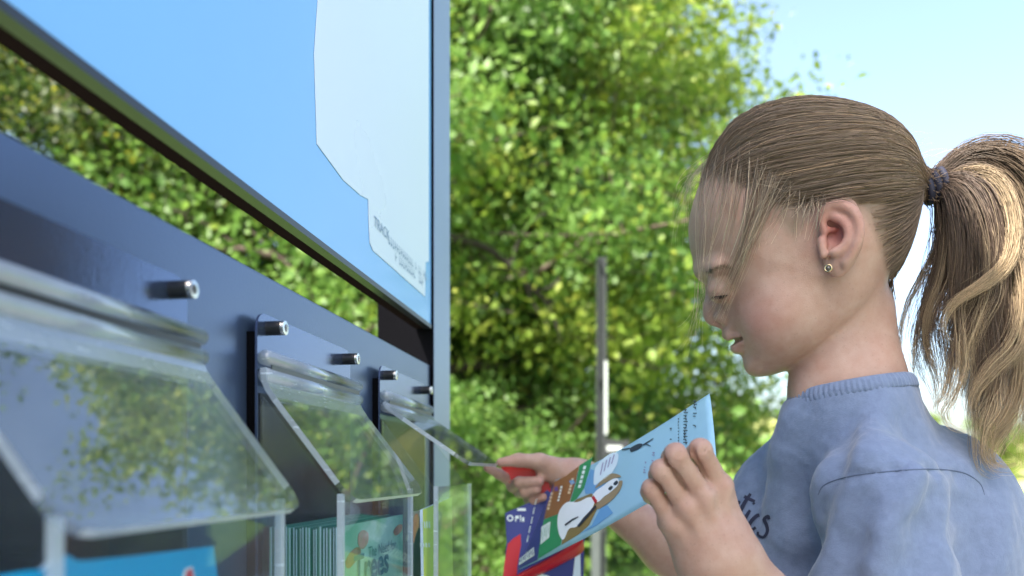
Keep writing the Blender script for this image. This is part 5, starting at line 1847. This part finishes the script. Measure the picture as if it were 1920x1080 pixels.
# ================================================================== the brochure between the two hands
SA, SB = P(1330, 738, .600), P(1343, 866, .530)        # right end, upper and lower corner
SD, SE = P(1041, 901, .835), P(972, 1068, .800)        # left end
SM_ = dict(bow=.010)
def S_at(a, b):
    a = np.asarray(a, float); b = np.asarray(b, float)
    lo = SE + (SB - SE) * a[..., None]; up = SD + (SA - SD) * a[..., None]
    p = lo + (up - lo) * b[..., None]
    bow = np.array([-.35, -.35, -.6]) * .012
    return p + bow * (np.sin(math.pi * a) * (.7 + .3 * b))[..., None] + np.array([0, .0, .004]) * (np.sin(math.pi * b) * a)[..., None]
def S_n(a, b):
    e = 1e-3
    n = np.cross(S_at(a + e, b) - S_at(a - e, b), S_at(a, b + e) - S_at(a, b - e))
    n /= np.linalg.norm(n, axis=-1, keepdims=True)
    v = S_at(a, b) - np.array([0, 0, ZC])
    return np.where((n * v).sum(-1, keepdims=True) > 0, -n, n)
def S_inv(px, py):
    """place on the sheet seen at px, py"""
    x = np.array([.5, .5]); tgt = np.array([px, py], float)
    for _ in range(25):
        f0 = to_px(S_at(x[0], x[1])) - tgt
        e = 1e-4
        J = np.stack([(to_px(S_at(x[0] + e, x[1])) - tgt - f0) / e, (to_px(S_at(x[0], x[1] + e)) - tgt - f0) / e], 1)
        x = x - np.clip(np.linalg.solve(J, f0), -.3, .3)
    return x
M['sheet_white'] = paper('brochure_paper', (.75, .78, .80), .45)
def sheet_grid(name, na, nb, mat, parent, th=.0004):
    a, b = np.meshgrid(np.linspace(0, 1, na), np.linspace(0, 1, nb), indexing='ij')
    p = S_at(a, b); n = S_n(a, b)
    V_ = np.concatenate([p.reshape(-1, 3), (p - n * th).reshape(-1, 3)])
    F_ = []
    N = na * nb
    for i in range(na - 1):
        for j in range(nb - 1):
            q = (i * nb + j, (i + 1) * nb + j, (i + 1) * nb + j + 1, i * nb + j + 1)
            F_.append(q); F_.append(tuple(N + k for k in q[::-1]))
    rim = [i * nb for i in range(na)] + [(na - 1) * nb + j for j in range(1, nb)] + [i * nb + nb - 1 for i in range(na - 2, -1, -1)] + [j for j in range(nb - 2, 0, -1)]
    for k in range(len(rim)):
        x, y = rim[k], rim[(k + 1) % len(rim)]
        F_.append((x, N + x, N + y, y))
    return mesh(name, V_, F_, mat, parent, True)
brochure = empty('brochure', tuple(S_at(.45, .0)))
tag(brochure, 'pale-blue unfolded brochure with a dog drawing, held in both hands of the child', 'brochure')
M['br_blue'] = plain('pale_blue_print', (.30, .52, .66), .35, noise=.05, scale=30)
front = sheet_grid('front_sheet', 40, 14, M['br_blue'], brochure)

def patch(name, pts, mat, lift=.0003, parent=None, smooth_px=False, ab=False):
    """flat print on the sheet; outline given where it is seen"""
    if smooth_px: pts = catmull(pts, 4, True)
    q = np.array(pts, float) if ab else np.array([S_inv(*t) for t in pts])
    # cut into a fan of small pieces that follow the curved sheet
    bm = bmesh.new()
    vs = [bm.verts.new((x, y, 0)) for x, y in q]
    bm.faces.new(vs)
    bmesh.ops.triangulate(bm, faces=bm.faces)
    bmesh.ops.subdivide_edges(bm, edges=bm.edges, cuts=3, use_grid_fill=True)
    bmesh.ops.triangulate(bm, faces=bm.faces)
    for v in bm.verts:
        a, b = v.co.x, v.co.y
        w = S_at(np.array(a), np.array(b)) + S_n(np.array(a), np.array(b)) * lift
        v.co = V3(w)
    return bm_obj(name, bm, mat, parent or front, True)
M['br_navy'] = paper('navy_print', (.030, .040, .20))
M['br_purple'] = paper('purple_print', (.10, .06, .26))
M['br_green'] = paper('green_print', (.02, .26, .09))
M['br_brown'] = paper('brown_print', (.26, .11, .03))
M['br_tan'] = paper('tan_print', (.24, .17, .05))
M['br_text'] = paper('white_lettering', (.70, .78, .76))
M['br_cream'] = paper('cream_lettering', (.72, .56, .36))
M['br_red'] = paper('red_back_print', (.50, .008, .014), .4)
M['br_midblue'] = paper('mid_blue_print', (.13, .33, .60))
M['br_bluelt'] = paper('bubble_print', (.66, .78, .86))
M['br_purpletext'] = paper('violet_lettering', (.28, .24, .42))
def ab(a0, a1, b0=0.0, b1=1.0, n=6):
    return [(a0 + (a1 - a0) * 0, b0 + (b1 - b0) * k / n) for k in range(n + 1)] + [(a1, b1 - (b1 - b0) * k / n) for k in range(n + 1)]
e_ = .004
def xy(px, py): return tuple(S_inv(px, py))
# bands across the left end
na0 = xy(1010, 1048)[0]; 
patch('navy_band', [xy(1041, 902), xy(1026, 960), xy(1008, 1050), (e_, e_), (e_, .5), (e_, 1 - e_)], M['br_navy'], .0003, ab=True)
patch('brown_band', [xy(1041, 903), xy(1062, 892), xy(1086, 874), xy(1080, 905), xy(1066, 948), xy(1052, 962), xy(1020, 974), xy(1028, 940)], M['br_brown'], .0003, ab=True)
patch('green_block', [xy(1020, 975), xy(1052, 962), xy(1060, 975), xy(1052, 1022), xy(1009, 1048), xy(1014, 1010)], M['br_green'], .00032, ab=True)
patch('green_band', [xy(1087, 873), xy(1112, 857), xy(1106, 880), xy(1096, 915), xy(1082, 935), xy(1068, 946), xy(1081, 905)], M['br_green'], .00034, ab=True)
patch('tan_ground', [xy(1054, 962), xy(1082, 936), xy(1110, 925), xy(1125, 945), xy(1105, 985), xy(1086, 1002), xy(1053, 1022), xy(1061, 975)], M['br_tan'], .00030, ab=True)
patch('blue_field', [(1096, 914), (1108, 880), (1122, 884), (1142, 896), (1130, 915), (1112, 926), (1098, 926)], M['br_midblue'], .00034)
patch('blue_field', [(1088, 1001), (1110, 985), (1128, 950), (1140, 948), (1150, 962), (1120, 985)], M['br_midblue'], .00030)
# lettering bars on the bands
for (x0, y0, x1, y1, w, m_) in ((1036, 924, 1028, 958, 2.0, 'br_cream'), (1054, 912, 1047, 942, 1.8, 'br_text'), (1075, 897, 1067, 928, 2.2, 'br_cream'),
                                (1007, 934, 988, 1022, 1.2, 'br_text'), (1098, 874, 1086, 918, 2.6, 'br_text')):
    n = 5
    for k in range(n):
        a, b = k / n, (k + .72) / n
        pa = np.array([x0 + (x1 - x0) * a, y0 + (y1 - y0) * a]); pb = np.array([x0 + (x1 - x0) * b, y0 + (y1 - y0) * b])
        nn = np.array([w, 0])
        patch('lettering', [pa - nn, pa + nn, pb + nn, pb - nn], M[m_], .0006)
# white boxes printed with fine bars
def barbox(p0, p1, p2, p3, n=7, big=.42):
    patch('white_box', [p0, p1, p2, p3], M['br_text'], .0006)
    p0, p1, p2, p3 = map(lambda q: np.array(q, float), (p0, p1, p2, p3))
    for k in range(n):
        u = (k + .3) / n; w = big / n * random.Random(k).uniform(.5, 1.1)
        a = lambda u_: p0 + (p1 - p0) * u_; c = lambda u_: p3 + (p2 - p3) * u_
        L = lambda u_, v_: a(u_) + (c(u_) - a(u_)) * v_
        v0, v1 = (.12, .88) if k % 2 else (.2, .7)
        patch('bar', [L(u, v0), L(u + w, v0), L(u + w, v1), L(u, v1)], M['br_navy'] if p0[0] < 1010 else M['br_green'], .0009)
barbox((975, 1048), (1002, 1026), (1003, 1042), (974, 1060), 8)
barbox((1016, 988), (1033, 978), (1031, 1008), (1014, 1022), 5, .2)
patch('logo', [(1068, 902), (1076, 900), (1079, 906), (1072, 910)], M['br_midblue'], .0006)
patch('logo', [(1040, 915), (1046, 912), (1048, 920), (1041, 922)], M['br_purple'], .0006)
# speech bubble and its lines
patch('speech_bubble', [(1114, 900), (1117, 878), (1130, 862), (1148, 850), (1160, 852), (1157, 872), (1145, 890), (1128, 902), (1116, 910)], M['br_bluelt'], .0005, None, True)
for i in range(4):
    x = 1126 + i * 7; patch('lettering', [(x, 892 - i * 7), (x + 2, 891 - i * 7), (x + 7, 868 - i * 5), (x + 5, 868 - i * 5)], M['br_purpletext'], .0008)
# a plain sitting dog: body, leg, head, ear, patch, collar
M['dog_white'] = paper('dog_white_print', (.80, .84, .88))
M['dog_brown'] = paper('dog_brown_print', (.30, .22, .12))
patch('dog_body', [(1050, 1004), (1046, 980), (1050, 958), (1064, 942), (1084, 942), (1104, 933), (1116, 936), (1112, 952), (1094, 972), (1082, 988), (1068, 992), (1058, 1012)], M['dog_white'], .0006, None, True)
patch('dog_ear', [(1122, 935), (1140, 920), (1158, 905), (1168, 902), (1164, 918), (1150, 936), (1132, 950), (1120, 954)], M['dog_brown'], .0005, None, True)
patch('dog_ear', [(1116, 916), (1132, 898), (1150, 888), (1166, 894), (1150, 898), (1132, 908)], M['dog_brown'], .0005, None, True)
patch('dog_head', [(1112, 934), (1118, 922), (1132, 912), (1148, 900), (1160, 898), (1160, 910), (1148, 922), (1134, 932), (1122, 942)], M['dog_white'], .0008, None, True)
patch('dog_eye', [(1142, 918), (1147, 912), (1151, 914), (1147, 920)], M['ink'], .0011, None, True)
patch('dog_nose', [(1152, 908), (1158, 902), (1161, 906), (1156, 911)], M['ink'], .0011, None, True)
patch('dog_collar', [(1111, 934), (1115, 930), (1122, 940), (1118, 945)], M['br_red'], .0011)
patch('dog_outline', [(1084, 986), (1100, 968), (1118, 948), (1120, 951), (1102, 972), (1087, 989)], M['ink'], .0010)
patch('dog_outline', [(1060, 984), (1074, 974), (1086, 969), (1086, 971), (1075, 977), (1062, 987)], M['ink'], .0010)
# small dark figure drawing with a thin line
patch('figure_drawing', [(1182, 842), (1190, 836), (1200, 832), (1206, 834), (1202, 840), (1192, 845), (1184, 848)], M['ink'], .0006, None, True)
patch('figure_line', [(1166, 843), (1182, 840), (1184, 842), (1168, 845)], M['ink'], .0007)
patch('figure_line', [(1206, 834), (1226, 822), (1227, 823), (1208, 836)], M['ink'], .0007)
patch('figure_line', [(1212, 832), (1222, 837), (1221, 838), (1211, 834)], M['ink'], .0008)
# lines of dark lettering that run across the right end
def text_line(x0, y0, x1, y1, n, w, mat, seed):
    rr = random.Random(seed)
    d = np.array([x1 - x0, y1 - y0], float); L = np.hypot(*d); d /= L
    s = np.array([-d[1], d[0]]) * -1
    for k in range(n):
        if rr.random() < .12: continue
        p = np.array([x0, y0]) + d * L * k / n
        st = L / n
        up = w * rr.choice([.7, .7, 1.0])
        patch('lettering', [p, p + d * st * .28, p + d * st * .28 + s * up, p + s * up], mat, .0006)
        if rr.random() < .8:
            h = rr.uniform(.1, .6) * w
            patch('lettering', [p + d * st * .3 + s * h, p + d * st * .8 + s * h, p + d * st * .8 + s * (h + w * .25), p + d * st * .3 + s * (h + w * .25)], mat, .0007)
text_line(1301, 752, 1300, 803, 9, 7, M['ink'], 1)
text_line(1283, 768, 1282, 835, 12, 8, M['ink'], 2)
text_line(1272, 785, 1272, 832, 8, 2.5, M['ink'], 3)
text_line(1257, 803, 1257, 830, 4, 5, M['ink'], 4)
text_line(1224, 848, 1222, 868, 4, 5, M['br_purpletext'], 5)
text_line(1210, 866, 1206, 890, 5, 5, M['br_purpletext'], 6)

# ------------------------------------------------------------------ the navy and red leaf of the same brochure folded behind
def back_leaf():
    th = .0005
    def B(px, py, dY=0.0):
        # gently curved leaf about 0.86 m away, nearer towards its lower edge
        Y = .872 - .00012 * (py - 930) + .00010 * (px - 1020) + dY
        return P(px, py, Y)
    outl = [(947, 962), (975, 950), (1005, 937), (1030, 915), (1050, 930), (1085, 975), (1096, 1003), (1094, 1060), (1092, 1200), (1085, 1330), (950, 1330), (944, 1200), (944, 1080), (950, 1015)]
    leaf = prism('back_leaf', [B(*q) for q in outl], np.array([0, th, 0]), M['br_navy'], brochure)
    def pr(name, pts, mat, d=-.0012):
        return prism(name, [B(x, y, d) for x, y in pts], np.array([0, .0004, 0]), mat, leaf)
    pr('red_wedge', [(976, 1001), (977, 1020), (970, 1062), (968, 1100), (942, 1100), (945, 1060), (952, 1020), (962, 1010)], M['br_red'])
    pr('painted_gloss', [(1078, 1045), (1088, 1035), (1090, 1120), (1070, 1120)], M['br_bluelt'])  # pale patch painted as a highlight on the navy leaf
    n = 20
    ring = [(956.5 + 6.3 * math.cos(2 * math.pi * k / n), 971.5 + 6.3 * math.sin(2 * math.pi * k / n)) for k in range(n)]
    hole = [(956.5 + 3.4 * math.cos(2 * math.pi * k / n), 971.5 + 3.4 * math.sin(2 * math.pi * k / n)) for k in range(n)]
    pr('logo_ring', ring, M['br_text'], -.0012)
    pr('logo_hole', hole, M['br_navy'], -.0018)
    # lettering P l a
    for pts in ([(966, 978), (966, 967), (973, 967), (973, 972), (968, 973), (968, 978)], [(975, 978), (975, 966), (977, 966), (977, 978)], [(979, 978), (979, 970), (983, 970), (983, 978)]):
        pr('lettering', pts, M['br_text'])
    pr('lettering', [(970, 953), (986, 953), (986, 958), (970, 958)], M['br_text'])
    pr('white_print', [(996, 1080), (1008, 1074), (1030, 1080), (1030, 1100), (992, 1100)], M['br_text'])
    # red turned-up fold under the front sheet
    f0 = [(966, 1080), (985, 1069), (1010, 1056), (1050, 1034), (1080, 1014), (1092, 1002)]
    f1 = [(960, 1110), (1000, 1084), (1030, 1070), (1060, 1054), (1086, 1040), (1096, 1030)]
    V_, F_ = [], []
    a_ = catmull(f0, 4); b_ = catmull(f1, 4)
    for i, (u, w) in enumerate(zip(a_, b_)):
        for t in np.linspace(0, 1, 5):
            q = u + (w - u) * t
            V_.append(B(q[0], q[1], -.030 + .022 * abs(t - .2)))
    m = len(a_)
    for i in range(m - 1):
        for j in range(4):
            F_.append((i * 5 + j, i * 5 + j + 1, (i + 1) * 5 + j + 1, (i + 1) * 5 + j))
    o = mesh('red_fold', V_, F_, M['br_red'], leaf, True)
    sm = o.modifiers.new('thick', 'SOLIDIFY'); sm.thickness = .0006
    # red part gathered inside the fist
    q = [(938, 872), (965, 868), (1000, 872), (1028, 900), (1034, 925), (1010, 930), (985, 915), (955, 905)]
    prism('red_corner', [P(x, y, .874) for x, y in q], np.array([0, .0006, 0]), M['br_red'], leaf)
back_leaf()
